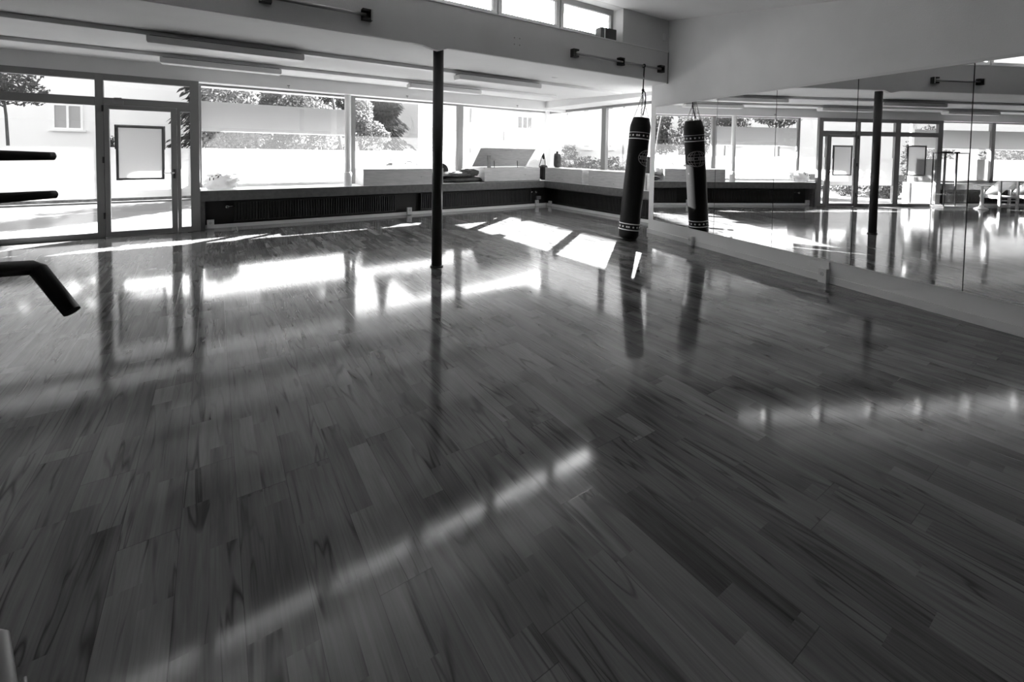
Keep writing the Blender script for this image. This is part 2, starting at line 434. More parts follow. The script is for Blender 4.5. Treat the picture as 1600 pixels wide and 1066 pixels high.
for z in (.28, 1.1, 1.85): h.lathe((-1.335, y0-.012, z), (0, 0, 1), [(.012, 0), (.012, .09)], 8)
h.build('hinge', M_black, leaf)
def film(parent, x0, x1, z0, z1, y, m=None): return MB().quad((x0, y, z0), (x1, y, z0), (x1, y, z1), (x0, y, z1)).build('frosted_film', m or M_film, parent)
fm = MB(); yf = YF+.014
for (xa, xb, za, zb) in ((a+.055, b-.072, .575, .84), (a+.055, -1.20, .84, 1.333), (-.635, b-.072, .84, 1.333)): fm.quad((xa, yf, za), (xb, yf, za), (xb, yf, zb), (xa, yf, zb))
fm.build('frosted_film', M_filmd, leaf)
film(d, -.431, -.31, .575, 1.333, YF+.019, M_filmd)

def fixed(name, label, x0, x1, fx=None):
    w = thing(name, label, 'window', (.5*(x0+x1), YF, 0), kind=st)
    f = MB(); f.box((x0, y0, 2.305), (x1, y1, FT)); f.box((x0, y0, 1.935), (x1, y1, 2.057)); f.box((x0, y0, 0), (x1, y1, .08))
    f.build('window_frame', M_frame, w, .004)
    B((x0-.005, YF+.01, 2.05), (x1+.005, YF+.016, 2.31)).build('transom_pane', M_glass, w)
    B((x0-.005, YF+.01, .07), (x1+.005, YF+.016, 1.94)).build('pane', M_glass, w)
    if fx: film(w, fx[0], fx[1], fx[2], 1.333, YF+.019, M_filmf)
    else: film(w, x0, x1, .575, 1.333, YF+.019, M_filmd)
    return w
w = fixed('window_1', 'full height fixed glazing left of the entrance door, behind the black pegs', -2.479, -1.416)
B((-2.636, y0, 0), (-2.479, y1, FT)).build('post', M_frame, w, .004)
w = fixed('window_2', 'full height glazed leaf with a hanging poster case, seen in the mirror', -3.80, -2.636, (-3.80, -3.15, .70))
B((-3.95, y0, 0), (-3.80, y1, FT)).build('post', M_frame, w, .004)

# ------------------------------------------------------------------ bays
def bay_pane(name, label, x0, x1, z0=.645, films=((.70, 1.333),), post=None, pm=None, fmat=None):
    w = thing(name, label, 'window', (.5*(x0+x1), YG, z0), kind=st)
    f = MB(); f.box((x0, YG-.03, 2.42), (x1, YG+.04, HS)); f.build('window_frame', M_frame, w, .003)
    B((x0, YG-.03, z0), (x1, YG+.04, .70)).build('bottom_rail', M_white, w, .003)
    B((x0-.005, YG, .69), (x1+.005, YG+.006, 2.43)).build('pane', M_glass, w)
    for a_, b_ in films: film(w, x0, x1, a_, b_, YG+.009, M_filmg if a_ > 1.4 else fmat)
    if post: B((post[0], YG-.05, z0), (post[1], YG+.05, HS)).build('mullion', pm or M_wframe, w, .004)
    return w
bay_pane('window_3', 'long front window pane with two frosted bands, beside the entrance door', -.175, 2.33, films=((.70, 1.333), (1.632, 2.16)), post=(2.33, 2.43), pm=M_wframe)
bay_pane('window_4', 'front window pane behind the closed wooden chest', 2.43, 4.79, post=(4.79, 4.93))
w4 = bpy.data.objects['window_4']; yl = YG-.004
lm = MB(); n = 12
lm.add([(3.60+.135*math.cos(PI*k/n), yl, 1.325+.07*math.sin(PI*k/n)) for k in range(n+1)], [tuple(range(n+1))])
for xa, xb, zb in ((3.80, 3.85, 1.385), (3.96, 4.04, 1.385), (4.2, 4.26, 1.37), (2.95, 3.2, 1.352)): lm.quad((xa, yl, 1.325), (xb, yl, 1.325), (xb, yl, zb), (xa, yl, zb))
lm.build('white_lettering', M_film, w4)
for poly in ([(3.05, 1.012), (3.23, 1.012), (3.23, 1.08), (3.15, 1.075)], [(3.05, 1.12), (3.07, 1.12), (3.07, 1.14), (3.05, 1.14)], [(3.16, 1.12), (3.24, 1.105), (3.24, 1.135), (3.17, 1.14)], [(3.74, 1.05), (3.79, 1.02), (3.83, 1.03), (3.76, 1.065)], [(3.87, 1.07), (3.89, 1.07), (3.93, 1.02), (3.90, 1.02)],
             [(3.60+.10*math.cos(a_), 1.04+.08*math.sin(a_)) for a_ in (0.6, 1.0, 1.4, 1.8, 2.2, 2.6, 3.1)]+[(3.60+.07*math.cos(a_), 1.04+.055*math.sin(a_)) for a_ in (3.1, 2.6, 2.2, 1.8, 1.4, 1.0, .6)]):
    MB().add([(x, yl, z) for x, z in poly], [tuple(range(len(poly)))]).build('grey_lettering', M_emb, w4)
bay_pane('window_5', 'front window pane behind the chest with the raised lid', 4.93, 7.44, films=((.70, 1.15),))
# left return of the bay
w = thing('window_6', 'narrow glazed return between the entrance door and the long window', 'window', (-.2, 9.1, .645), kind=st)
MB().box((-.24, YG-.04, .645), (-.175, YG+.05, HS)).build('mullion', M_frame, w, .004)
B((-.21, YF+.05, .645), (-.204, YG-.04, HS)).build('pane', M_glass, w)
# corner post
tag(B((XG-.13, YG-.09, .645), (XG+.03, YG+.05, HS)).build('trim_5', M_white, None, .006), 'white corner post where the front and side windows meet', 'post', kind=st)
# side bay
def side_pane(name, label, ya, yb, post=None):
    w = thing(name, label, 'window', (XG, .5*(ya+yb), .645), kind=st)
    f = MB(); f.box((XG-.03, ya, 2.40), (XG+.04, yb, HS)); f.build('window_frame', M_frame, w, .003); B((XG-.03, ya, .645), (XG+.04, yb, .70)).build('bottom_rail', M_white, w, .003)
    B((XG, ya-.005, .69), (XG+.006, yb+.005, 2.41)).build('pane', M_glass2, w)
    if post: B((XG-.05, post[0], .645), (XG+.05, post[1], HS)).build('mullion', M_wframe, w, .004)
side_pane('window_7', 'side window pane next to the white corner post', 7.41, 9.36, (7.27, 7.41))
side_pane('window_8', 'side window pane behind the punching bag', 4.93, 7.27)
# far-left bay (seen in the mirror)
for nm, lb, xa, xb, ps in (('window_9', 'frosted front window behind the glass display case, seen in the mirror', -6.49, -3.95, (-6.61, -6.49)), ('window_30', 'frosted front window behind the exercise benches, seen in the mirror', -8.95, -6.61, None)):
    bay_pane(nm, lb, xa, xb, films=((.70, 1.333), (1.632, 2.2)), post=ps, fmat=M_filmf)
# ledges
def ledge(name, label, p, q, b1, b2):
    t = thing(name, label, 'ledge', p, kind=st); return t
lg = thing('trim_6', 'dark window ledge running under the front windows', 'ledge', (3.3, YF, 0), kind=st)
B((-.19, YF, .472), (XG+.05, YG+.05, .641)).build('board', M_ledge, lg, .004); B((-.18, YF+.012, .641), (XG+.05, YG+.05, .645)).build('sill_top', M_white, lg)
B((-.19, 9.0, 0), (XG+.05, YG+.05, .472)).build('back_panel', M_black, lg)
B((-.19, YF+.03, 0), (-.13, 9.0, .472)).build('end_panel', M_ledge, lg)
lg = thing('trim_7', 'dark window ledge running under the side windows', 'ledge', (XL, 6.8, 0), kind=st)
B((XL, 4.93, .472), (XG+.05, YF-.002, .641)).build('board', M_ledge, lg, .004); B((XL+.012, 4.94, .641), (XG+.05, YF+.012, .645)).build('sill_top', M_white, lg)
B((7.19, 4.93, 0), (XG+.05, 9.0, .472)).build('back_panel', M_black, lg)
lg = thing('trim_8', 'dark window ledge behind the display case, far left', 'ledge', (-6.4, YF, 0), kind=st)
B((X0, YF, .472), (-3.95, YG+.05, .645)).build('board', M_ledge, lg, .006)
B((X0, 9.0, 0), (-3.95, YG+.05, .472)).build('back_panel', M_black, lg)
B((-4.01, YF+.05, 0), (-3.95, 9.0, .472)).build('end_panel', M_ledge, lg)
# baseboards under the ledges
tag(B((-.13, 8.86, 0), (7.05, 8.88, .06)).build('baseboard_front', M_trimw), 'white skirting board below the front radiators', 'baseboard', kind=st)
tag(B((7.05, 4.93, 0), (7.07, 8.88, .06)).build('baseboard_side', M_trimw), 'white skirting board below the side radiator', 'baseboard', kind=st)
tag(B((X0, 8.86, 0), (-4.02, 8.88, .06)).build('baseboard_left', M_trimw), 'white skirting board behind the display case', 'baseboard', kind=st)

# radiators
def radiator(label, p0, p1, nrm, n, valve_at):
    p0, p1 = V(p0), V(p1); nrm = V(nrm); e = (p1-p0).normalized(); ln = (p1-p0).length
    t = thing('radiator', label, 'radiator', (p0+p1)/2, 'long black radiators under the window ledges')
    z = V((0, 0, 1))
    MB().obox(p0+e*ln/2+nrm*-.02+z*.255, e*ln/2, nrm*.012, z*.16).build('panel', M_rad, t)
    fm = MB()
    for k in range(n):
        c = p0+e*(ln*(k+.5)/n)
        fm.obox(c+nrm*.012+z*.255, e*(ln/n*.28), nrm*.022, z*.15)
    fm.build('fins', M_rad, t)
    fm = MB(); fm.obox(p0+e*ln/2+nrm*.012+z*.425, e*ln/2, nrm*.026, z*.012); fm.obox(p0+e*ln/2+nrm*.012+z*.092, e*ln/2, nrm*.026, z*.012); fm.build('rail', M_rad, t)
    c = p0-e*.1 if valve_at == 0 else p1+e*.1
    vm = MB().lathe(c+nrm*.05+z*.35, nrm, [(.02, -.05), (.02, 0), (.027, .01), (.027, .03), (.018, .032), (.018, .02)], 16)
    vm.tube([c+z*.35, c+z*.35+(e if valve_at == 0 else -e)*.12], .01, 8)
    vm.build('valve', M_chrome, t)
radiator('left black radiator under the front ledge, from the door to the white socket', (.28, 8.93, 0), (3.12, 8.93, 0), (0, -1, 0), 64, 0)
radiator('right black radiator under the front ledge, behind the steel column', (3.66, 8.93, 0), (6.62, 8.93, 0), (0, -1, 0), 66, 1)
radiator('black radiator under the side ledge, behind the punching bag', (7.12, 5.1, 0), (7.12, 8.45, 0), (-1, 0, 0), 75, 1)
radiator('black radiator under the far left ledge, behind the display case', (-8.4, 8.93, 0), (-4.4, 8.93, 0), (0, -1, 0), 80, 1)

# sockets
def socket(label, base, e, nrm, w, z0, z1, dep=.05, twin=False, sink=.0):
    base, e, nrm = V(base), V(e), V(nrm); z = V((0, 0, 1))
    t = thing('wall_socket', label, 'socket', base+z*z0, 'white sockets on the skirting boards')
    MB().obox(base+nrm*dep/2+z*(z0+z1)/2, e*w/2, nrm*dep/2, z*(z1-z0)/2).build('housing', M_plast, t, .004)
    c = base+nrm*(dep+.0005)+z*(z0+(z1-z0)*.62)
    rim = MB(); rim.tube([c+(e*math.cos(k*PI/6)+z*math.sin(k*PI/6))*.018 for k in range(12)], .002, 6, True)
    rim.build('recess', M_wframe, t)
    hm = MB()
    for a_ in (90, 210, 330):
        q = c+(e*math.cos(math.radians(a_))+z*math.sin(math.radians(a_)))*.008
        hm.lathe(q-nrm*.002, nrm, [(.0035, 0), (.0035, .003)], 8)
    hm.build('hole', M_dark, t)
    return t
socket('white socket on the skirting beside the entrance door', (-.057, 8.86, 0), (1, 0, 0), (0, -1, 0), .10, .012, .15)
socket('white socket between the two front radiators', (3.385, 8.86, 0), (1, 0, 0), (0, -1, 0), .10, .012, .155)
socket('white socket in the window corner, front side', (6.74, 8.86, 0), (1, 0, 0), (0, -1, 0), .09, .012, .15)
socket('white socket in the window corner, side ledge', (7.05, 8.66, 0), (0, 1, 0), (-1, 0, 0), .09, .012, .13)
t = thing('junction_box', 'small grey junction box above the corner socket', 'box', (6.80, 8.88, .16)); B((6.74, 8.84, .165), (6.87, 8.9, .245)).build('lid', M_wframe, t, .004)
e = -E1
socket('white socket on the mirror wall near the punching bag', W(1.06, .016, 0), e, NI, .09, .0, .135, .05)
s2 = socket('double height white socket with a cable below the third mirror', W(3.04, .016, 0), e, NI, .09, .0, .155, .06)
m_ = MB(); wbox(m_, 2.86, 3.0, .0, .012, .135, .215); m_.build('cover_plate', M_trimw, s2)
m_ = MB(); wbox(m_, 3.0, 3.07, .0, .02, .155, .225); m_.build('conduit', M_trimw, s2)

# ------------------------------------------------------------------ columns
t = thing('steel_column', 'black round steel column standing free in the room', 'column', (2.143, 4.715, 0))
MB().lathe((2.143, 4.715, 0), (0, 0, 1), [(.06, 0), (.06, 2.512)], 32).build('shaft', M_col, t)
MB().lathe((2.143, 4.715, 0), (0, 0, 1), [(.074, 0), (.074, .012), (.064, .02)], 32).build('base_ring', M_col, t)
t = thing('window_column', 'slim white round column on the front ledge, left of the closed chest', 'column', (2.145, 8.86, .645))
MB().lathe((2.145, 8.86, .645), (0, 0, 1), [(.058, 0), (.058, HS-.645)], 28).build('shaft', M_white, t)
MB().lathe((2.145, 8.86, .645), (0, 0, 1), [(.075, 0), (.075, .25), (.06, .27)], 28).build('sleeve', M_white, t)

# ------------------------------------------------------------------ ceiling fittings
def rail(label, y, x0, x1):
    z = zc(y)
    tag(B((x0, y, z-.05), (x1, y+.1, z-.0015)).build('cable_trunking', M_lum, None, .006), label, 'trunking', 'trunking rails on the low ceiling')
rail('long white cable trunking on the ceiling nearer the fascia', 5.88, -8.95, 6.50)
rail('long white cable trunking on the ceiling nearer the windows', 7.46, -8.95, 6.17)
def lum(label, x0, x1, y):
    z = zc(y)-.05
    t = thing('ceiling_light', label, 'light', (.5*(x0+x1), y+.1, z), 'unlit strip lights on the ceiling trunking')
    B((x0+.02, y+.005, z-.012), (x1-.02, y+.15, z-.0015)).build('housing', M_iron, t)
    a, b, c_, d_ = y-.03, y+.185, z-.012, z-.085
    MB().prism([(x0, a, c_), (x0, b, c_), (x0, b-.035, d_), (x0, a+.012, d_)], (x1-x0, 0, 0)).build('diffuser', M_diff, t, .004)
    B((x0-.006, a+.01, c_-.06), (x0, b-.03, c_-.004)).build('end_cap', M_plast, t)
    B((x1, a+.01, c_-.06), (x1+.006, b-.03, c_-.004)).build('end_cap', M_plast, t)
lum('unlit strip light on the nearer trunking, left of the steel column', -.55, .90, 5.83)
lum('unlit strip light on the nearer trunking, right of the steel column', 2.98, 4.48, 5.83)
lum('unlit strip light on the window trunking, left of the steel column', -.57, .84, 7.43)
lum('unlit strip light on the window trunking, behind the steel column', 2.85, 4.27, 7.43)
lum('unlit strip light on the nearer trunking, seen only in the mirror', -4.1, -2.6, 5.83)
lum('unlit strip light on the window trunking, seen only in the mirror', -4.0, -2.55, 7.43)
for k, (x, y) in enumerate(((2.37, 5.92), (4.43, 5.4))):
    t = thing('ceiling_spot', ['small round ceiling spot left of the steel column', 'small round ceiling spot between the fascia and the nearer trunking'][k], 'light', (x, y, zc(y)), 'small ceiling spots')
    MB().lathe((x, y, zc(y)-.008), (0, 0, 1), [(.035, 0), (.05, .004), (.05, .02)], 20).build('ring', M_white, t)
    MB().lathe((x, y, zc(y)-.012), (0, 0, 1), [(.001, 0), (.03, .002), (.03, .01)], 20).build('lens', M_diff, t)
# brackets on lintels
for k, (x, y, z, lb) in enumerate(((-1.85, YF-.03, 2.37, 'tiny metal hook above the fixed glazing'), (-.86, YF-.03, 2.37, 'tiny metal hook above the entrance door'), (1.1, YF, 2.46, 'tiny metal hook above the long window pane'), (3.27, YF, 2.46, 'tiny metal hook above the closed chest'), (6.0, YF, 2.46, 'tiny metal hook above the raised chest lid'))):
    hb = MB(); hb.box((x-.02, y-.02, z-.01), (x+.02, y, z+.004)); hb.tube([(x, y-.012, z), (x, y-.012, z-.035), (x+.012, y-.012, z-.05)], .004, 6)
    tag(hb.build('curtain_hook', M_wframe), lb, 'hook', 'small hooks along the window head')

# ------------------------------------------------------------------ iron bars on the fascia
FY = YB-.01
def bracket(t, x, web):
    b_ = MB(); z = 2.695; hw = .05
    b_.box((x-hw, FY-.008, z-.055), (x+hw, FY, z+.055))
    b_.box((x-hw, FY-.07, z+.03), (x+hw, FY-.008, z+.055)); b_.box((x-hw, FY-.07, z-.055), (x+hw, FY-.008, z-.03))
    s = x-hw if web < 0 else x+hw-.025
    b_.box((s, FY-.07, z-.03), (s+.025, FY-.008, z+.03))
    return b_.build('bracket', M_iron, t, .002)
t = thing('iron_bar', 'iron bar in three brackets on the fascia, holding the punching bag rope', 'bar', (4.95, FY, 2.695), 'iron bars on the fascia')
for x, wb_ in ((4.05, -1), (4.95, 1), (5.87, 1)): bracket(t, x, wb_)
MB().tube([(4.06, FY-.04, 2.695), (5.86, FY-.04, 2.695)], .017, 12).build('bar', M_bar, t)
t = thing('iron_bar', 'iron bar in two brackets on the fascia, left of the steel column', 'bar', (.83, FY, 2.695), 'iron bars on the fascia')
for x, wb_ in ((.39, -1), (1.28, 1)):
    br = bracket(t, x, wb_)
    s = x-.05 if wb_ < 0 else x+.025
    B((s+(.008 if wb_ > 0 else 0), FY-.074, 2.64), (s+.017+(.008 if wb_ > 0 else 0), FY-.07, 2.75)).build('end_plate', M_plate, t)
MB().tube([(.40, FY-.04, 2.695), (1.27, FY-.04, 2.695)], .017, 12).build('bar', M_bar, t)
for dx in (-.04, .04):
    for dz in (-.04, .04):
        o = MB().lathe((3.125+dx, FY-.001, 2.72+dz), (0, -1, 0), [(.008, 0), (.008, .002), (.003, .003)], 10).build('screw_cap', M_wframe)
        tag(o, '%s %s one of four small screw caps in a square on the fascia' % ('upper' if dz > 0 else 'lower', 'left' if dx < 0 else 'right'), 'screw', 'four screw caps on the fascia')
t = thing('wall_switch', 'small white box on the upper wall near the mirror wall', 'switch', (5.99, CW0, 3.14)); B((5.97, CW0-.02, 3.16), (6.01, CW0, 3.28)).build('housing', M_plast, t, .003)
# speaker on the clerestory sill
t = thing('sill_speaker', 'small dark speaker on the sill at the right end of the high windows', 'speaker', (4.82, 4.68, 2.99))
B((4.70, 4.60, 2.992), (4.93, 4.72, 3.17)).build('cabinet', mat('speaker_grey', .05, .6), t, .012)
B((4.62, 4.61, 2.992), (4.69, 4.73, 3.17)).build('side_grille', mat('speaker_side', .09, .6), t, .012)
B((4.688, 4.605, 2.995), (4.702, 4.725, 3.168)).build('seam', M_white, t)

# ------------------------------------------------------------------ punching bag
pb = V((5.385, 4.69, .012)); pt = V((5.575, 4.645, 1.915)); ax = (pt-pb).normalized(); LN = (pt-pb).length; BR = .155
U = V((1, 0, 0))-ax*ax.x; U.normalize(); Wv = ax.cross(U)
def bp(ang, tt, r=BR): a_ = math.radians(ang); return pb+ax*tt+(U*math.cos(a_)+Wv*math.sin(a_))*r
bag = thing('punching_bag', 'tall black punching bag with white star bands, hanging beside the mirrors', 'punching bag', pb)
MB().lathe(pb, ax, [(.02, 0), (.09, .003), (.125, .015), (.148, .045), (.155, .09), (.156, .5), (.157, 1.0), (.156, 1.5), (.16, 1.7), (.158, 1.78), (.142, 1.85), (.125, LN-.01), (.12, LN), (.11, LN-.02), (.02, LN-.03)], 40).build('body', M_vinyl, bag)
def star(mb, ang, tt, s=.021):
    vs = [bp(ang, tt, BR+.004)]
    for k in range(10):
        r_ = s if k % 2 == 0 else s*.42
        a_ = PI/2+k*PI/5
        vs.append(bp(ang+math.degrees(r_*math.cos(a_)/BR), tt+r_*math.sin(a_), BR+.004))
    mb.add(vs, [(0, 1+k, 1+(k+1) % 10) for k in range(10)])
def band(t0, t1):
    s_ = MB()
    for tt in (t0, t1): s_.lathe(pb+ax*(tt-.007), ax, [(BR, 0), (BR+.0045, .001), (BR+.0045, .013), (BR, .014)], 40)
    for ang in [-152, -141] + list(range(-116, 200, 25)): star(s_, ang, (t0+t1)/2)
    s_.build('star_band', M_print, bag)
band(.155, .248); band(1.575, 1.675)
# round emblem: a globe outline with meridians and parallels
em = MB(); ca, ct, ew, eh = -72, 1.285, .16, .125
def ep(x, y): return bp(ca+math.degrees(x/BR), ct+y, BR+.004)
def line(pts, w_=.0035):
    for i in range(len(pts)-1):
        (x0, y0_), (x1, y1_) = pts[i], pts[i+1]
        dx, dy = x1-x0, y1_-y0_; l_ = math.hypot(dx, dy) or 1; nx, ny = -dy/l_*w_, dx/l_*w_
        em.add([ep(x0-nx, y0_-ny), ep(x1-nx, y1_-ny), ep(x1+nx, y1_+ny), ep(x0+nx, y0_+ny)], [(0, 1, 2, 3)])
line([(ew*math.cos(k*PI/24), eh*math.sin(k*PI/24)) for k in range(49)], .005)
for sx in (-.66, -.3, .3, .66): line([(ew*sx*math.cos(k*PI/12), eh*math.sin(k*PI/12)) for k in range(-6, 7)])
for sy in (-.55, .55): line([(ew*math.sqrt(1-sy*sy)*q/8, eh*sy) for q in range(-8, 9)])
for sy in (-.17, .2): line([(ew*math.sqrt(1-sy*sy)*q/8, eh*sy) for q in range(-8, 9)], .005)
for q in range(-5, 6):
    if q in (0, 1): continue
    x = q*.026; line([(x, -.015), (x, .02)], .008)
em.build('emblem', M_emb, bag)
MB().add([ep(.150, -.25), ep(.152, -.25), ep(.152, -.23), ep(.150, -.23)], [(0, 1, 2, 3)]).build('stitch', M_emb, bag)
top = pt+ax*.01; hookp = V((5.565, 4.625, 2.27))
for k in range(4):
    a_ = 45+k*90; p0_ = pt-ax*.02+(U*math.cos(math.radians(a_))+Wv*math.sin(math.radians(a_)))*.118
    ch = MB(); n = 15; dirv = (hookp-p0_); sd = dirv.cross(V((.3, .5, .1))).normalized(); sd2 = dirv.normalized().cross(sd)
    for i in range(n):
        c = p0_+dirv*((i+.5)/n); s1 = sd if i % 2 else sd2; hl = dirv.length/n*.62; dn = dirv.normalized()
        ch.tube([c+dn*(hl*math.sin(q*PI/4))+s1*((.009*math.cos(q*PI/4))) for q in range(8)], .0032, 5, True)
    ch.build('chain', M_chain, bag)
    MB().tube([p0_-ax*.05, p0_+ax*.015], .012, 8).build('strap', M_vinyl, bag)
hk = MB(); hk.tube([hookp+V((.016*math.cos(q*PI/6), 0, .03*math.sin(q*PI/6)+.02)) for q in range(12)], .005, 6, True); hk.tube([hookp+V((0, 0, -.01)), hookp+V((0, 0, -.05))], .012, 8)
hk.build('swivel_hook', M_chain, bag)
rp = MB(); r0 = V((5.455, FY-.04, 2.695)); kn = V((5.562, 4.615, 2.35))
rp.tube([r0+V((0, .024*math.cos(q*PI/4), .024*math.sin(q*PI/4))) for q in range(8)], .010, 8, True)
rp.tube([r0+V((.004, -.004, -.015)), (r0+kn)/2+V((.004, 0, 0)), kn], .0095, 8)
rp.lathe(kn-V((0, 0, .03)), (0, 0, 1), [(.006, -.005), (.02, .01), (.022, .03), (.01, .05)], 10)
rp.tube([kn, kn+V((.035, -.01, -.04)), kn+V((.055, -.01, -.12)), kn+V((.05, -.01, -.22)), kn+V((.02, -.01, -.33)), kn+V((.0, -.012, -.40))], .009, 8)
rp.tube([kn+V((-.002, 0, -.02)), kn+V((-.004, .002, -.06))], .012, 8)
tag(rp.build('hanging_rope', M_rope), 'black rope knotted on the iron bar above the punching bag', 'rope')

# ------------------------------------------------------------------ chests on the ledges
Z0, Z1 = .647, .975
def chest(label, a, b, axis):
    t = thing('wooden_chest', label, 'chest', (.5*(a[0]+b[0]), .5*(a[1]+b[1]), Z0), 'spruce chests on the window ledges')
    return t
def closed(label, a, b):
    t = chest(label, a, b, 0)
    B((a[0]+.004, a[1]+.004, Z0), (b[0]-.004, b[1]-.004, Z1-.022)).build('body', M_chest, t, .003)
    B((a[0], a[1], Z1-.019), (b[0], b[1], Z1)).build('lid', M_chest, t, .003)
closed('closed spruce chest on the front ledge, left of the dark quilts', (2.41, 8.735), (4.11, 9.36))
closed('spruce chest on the side ledge in the window corner', (6.875, 7.35), (7.47, 8.70))
closed('spruce chest on the side ledge behind the punching bag', (6.875, 5.63), (7.47, 7.15))
closed('short spruce chest on the side ledge beside the mirror wall', (6.875, 4.96), (7.47, 5.56))
t = chest('open spruce chest with its lid propped up in the window corner', (5.15, 8.735), (6.74, 9.36), 0)
b_ = MB(); x0, x1, ya, yb = 5.15, 6.74, 8.735, 9.36
b_.box((x0, ya, Z0), (x1, ya+.022, Z1)); b_.box((x0, yb-.022, Z0), (x1, yb, Z1)); b_.box((x0, ya+.022, Z0), (x0+.022, yb-.022, Z1)); b_.box((x1-.022, ya+.022, Z0), (x1, yb-.022, Z1)); b_.box((x0, ya, Z0), (x1, yb, Z0+.015))
b_.build('body', M_chest, t)
ang = math.radians(46); ld = V((0, -math.cos(ang), math.sin(ang))); ln_ = V((0, math.sin(ang), math.cos(ang))); hg = V((x0, yb-.005, Z1+.004))
MB().prism([hg, hg+ld*.62, hg+ld*.62+ln_*.02, hg+ln_*.02], (x1-x0, 0, 0)).build('lid', M_chest, t, .002)
MB().obox((5.375, 8.93, 1.09), (.045, 0, 0), V((0, .012, .003)), V((.012, .03, .17))).build('prop', M_satin, t)
for x in (5.62, 6.30): MB().tube([(x-.02, 9.05, .95), (x+.02, 9.13, 1.13)], .008, 6).build('stay', M_iron, t)

# ------------------------------------------------------------------ soft things on the ledges
def blob(name, m, label, cat, c, r, parent=None, group=None, amp=.18, fr=5.0, seed=0, flat=.0, sub=4, pw=2.4):
    import mathutils
    from mathutils import noise as mn
    n1, n2 = 20*sub//2, 12*sub//2
    vs = []; c = V(c)
    for i in range(n2+1):
        ph = -PI/2+PI*i/n2
        for k in range(n1):
            th = 2*PI*k/n1
            q = V((math.cos(ph)*math.cos(th), math.cos(ph)*math.sin(th), math.sin(ph)))
            q = V([math.copysign(abs(w_)**(2/pw), w_) for w_ in q])
            nz = mn.noise(q*fr*.5+V((seed*3.1, seed*1.7, 0)))*amp+mn.noise(V((q.x*fr*.5, q.y*fr, q.z*fr*1.6))+V((seed, 0, seed*2.3)))*amp*.7
            q = q*(1+nz); p = V((q.x*r[0], q.y*r[1], q.z*r[2]))
            if p.z < -r[2]*(1-flat): p.z = -r[2]*(1-flat)
            vs.append(c+p)
    fs = [(i*n1+k, i*n1+(k+1) % n1, (i+1)*n1+(k+1) % n1, (i+1)*n1+k) for i in range(n2) for k in range(n1)]
    o = MB().add(vs, fs, True).build(name, m, parent)
    if label: tag(o, label, cat, group)
    return o
G = 'dark quilts heaped on the front ledge'
ZL = .646
blob('folded_quilt', M_cloth, 'dark quilt at the bottom of the heap on the front ledge', 'quilt', (4.66, 8.955, ZL+.062), (.50, .19, .068), group=G, seed=1, flat=.15, amp=.14, fr=7)
blob('folded_quilt', M_satin, 'shiny grey quilt draped over the heap on the front ledge', 'quilt', (4.50, 8.96, ZL+.185), (.40, .18, .058), group=G, seed=2, amp=.3, fr=9)
blob('folded_quilt', M_cloth, 'rolled dark quilt on top of the heap, next to the open chest', 'quilt', (4.84, 8.95, ZL+.215), (.24, .15, .085), group=G, seed=3, amp=.28, fr=8)
blob('gym_bag', M_rubber, 'round black gym bag behind the heap of quilts', 'bag', (4.32, 9.26, ZL+.21), (.16, .10, .205), seed=4, amp=.06)
t = thing('plastic_bag', 'crumpled white plastic bag with black print at the left end of the front ledge', 'bag', (.1, 9.0, ZL))
blob('bag_body', M_bagp, None, None, (.1, 8.98, ZL+.135), (.235, .17, .145), t, seed=5, amp=.28, fr=8, flat=.1)
for k, (x, z, w_, hh) in enumerate(((-.06, .83, .012, .05), (-.03, .87, .02, .012), (-.01, .83, .012, .035), (.03, .885, .03, .012), (.06, .87, .022, .02), (.085, .895, .03, .01), (.05, .85, .03, .012))):
    MB().obox((x, 8.812, z), (w_/2, 0, .003), (0, .004, 0), (0, .002, hh/2)).build('print', M_black, t)
tag(B((-.10, 9.15, ZL), (.02, 9.32, ZL+.13)).build('cardboard_box', mat('grey_card', .3, .8), None, .006), 'small grey cardboard box by the return glazing, behind the plastic bag', 'box')
t = thing('shoulder_bag', 'black shoulder bag between the open chest and the corner post', 'bag', (7.1, 8.95, ZL))
blob('bag_body', M_rubber, None, None, (7.06, 9.0, ZL+.19), (.13, .10, .19), t, seed=6, amp=.06, pw=3)
MB().tube([(6.93, 9.02, .99), (6.99, 9.02, 1.15), (7.04, 9.03, 1.27), (7.10, 9.05, 1.33), (7.13, 9.05, 1.2), (7.12, 9.0, .98)], .01, 6).build('strap', M_rope, t)
blob('bag_flap', M_rubber, None, None, (7.09, 9.05, 1.24), (.03, .02, .07), t, seed=7, amp=.1)
t = thing('dark_vase', 'dark upright cloth bundle on the corner chest of the side ledge', 'bundle', (7.2, 8.86, Z1)); t.name = 'cloth_bundle'; ORG[t.name] = V((7.2, 8.86, Z1))
blob('wrap', M_cloth, None, None, (7.2, 8.62, Z1+.185), (.075, .085, .185), t, seed=8, amp=.08, pw=3.4)
blob('knot', M_cloth, None, None, (7.2, 8.62, Z1+.385), (.03, .035, .03), t, seed=9, amp=.1)
t = thing('gym_box', 'black storage box on the short side chest, right of the punching bag', 'box', (7.1, 5.5, Z1))
B((6.93, 5.2, Z1+.001), (7.3, 5.78, Z1+.30)).build('body', M_black, t, .03)
B((6.91, 5.18, Z1+.30), (7.32, 5.80, Z1+.335)).build('lid', M_black, t, .01)

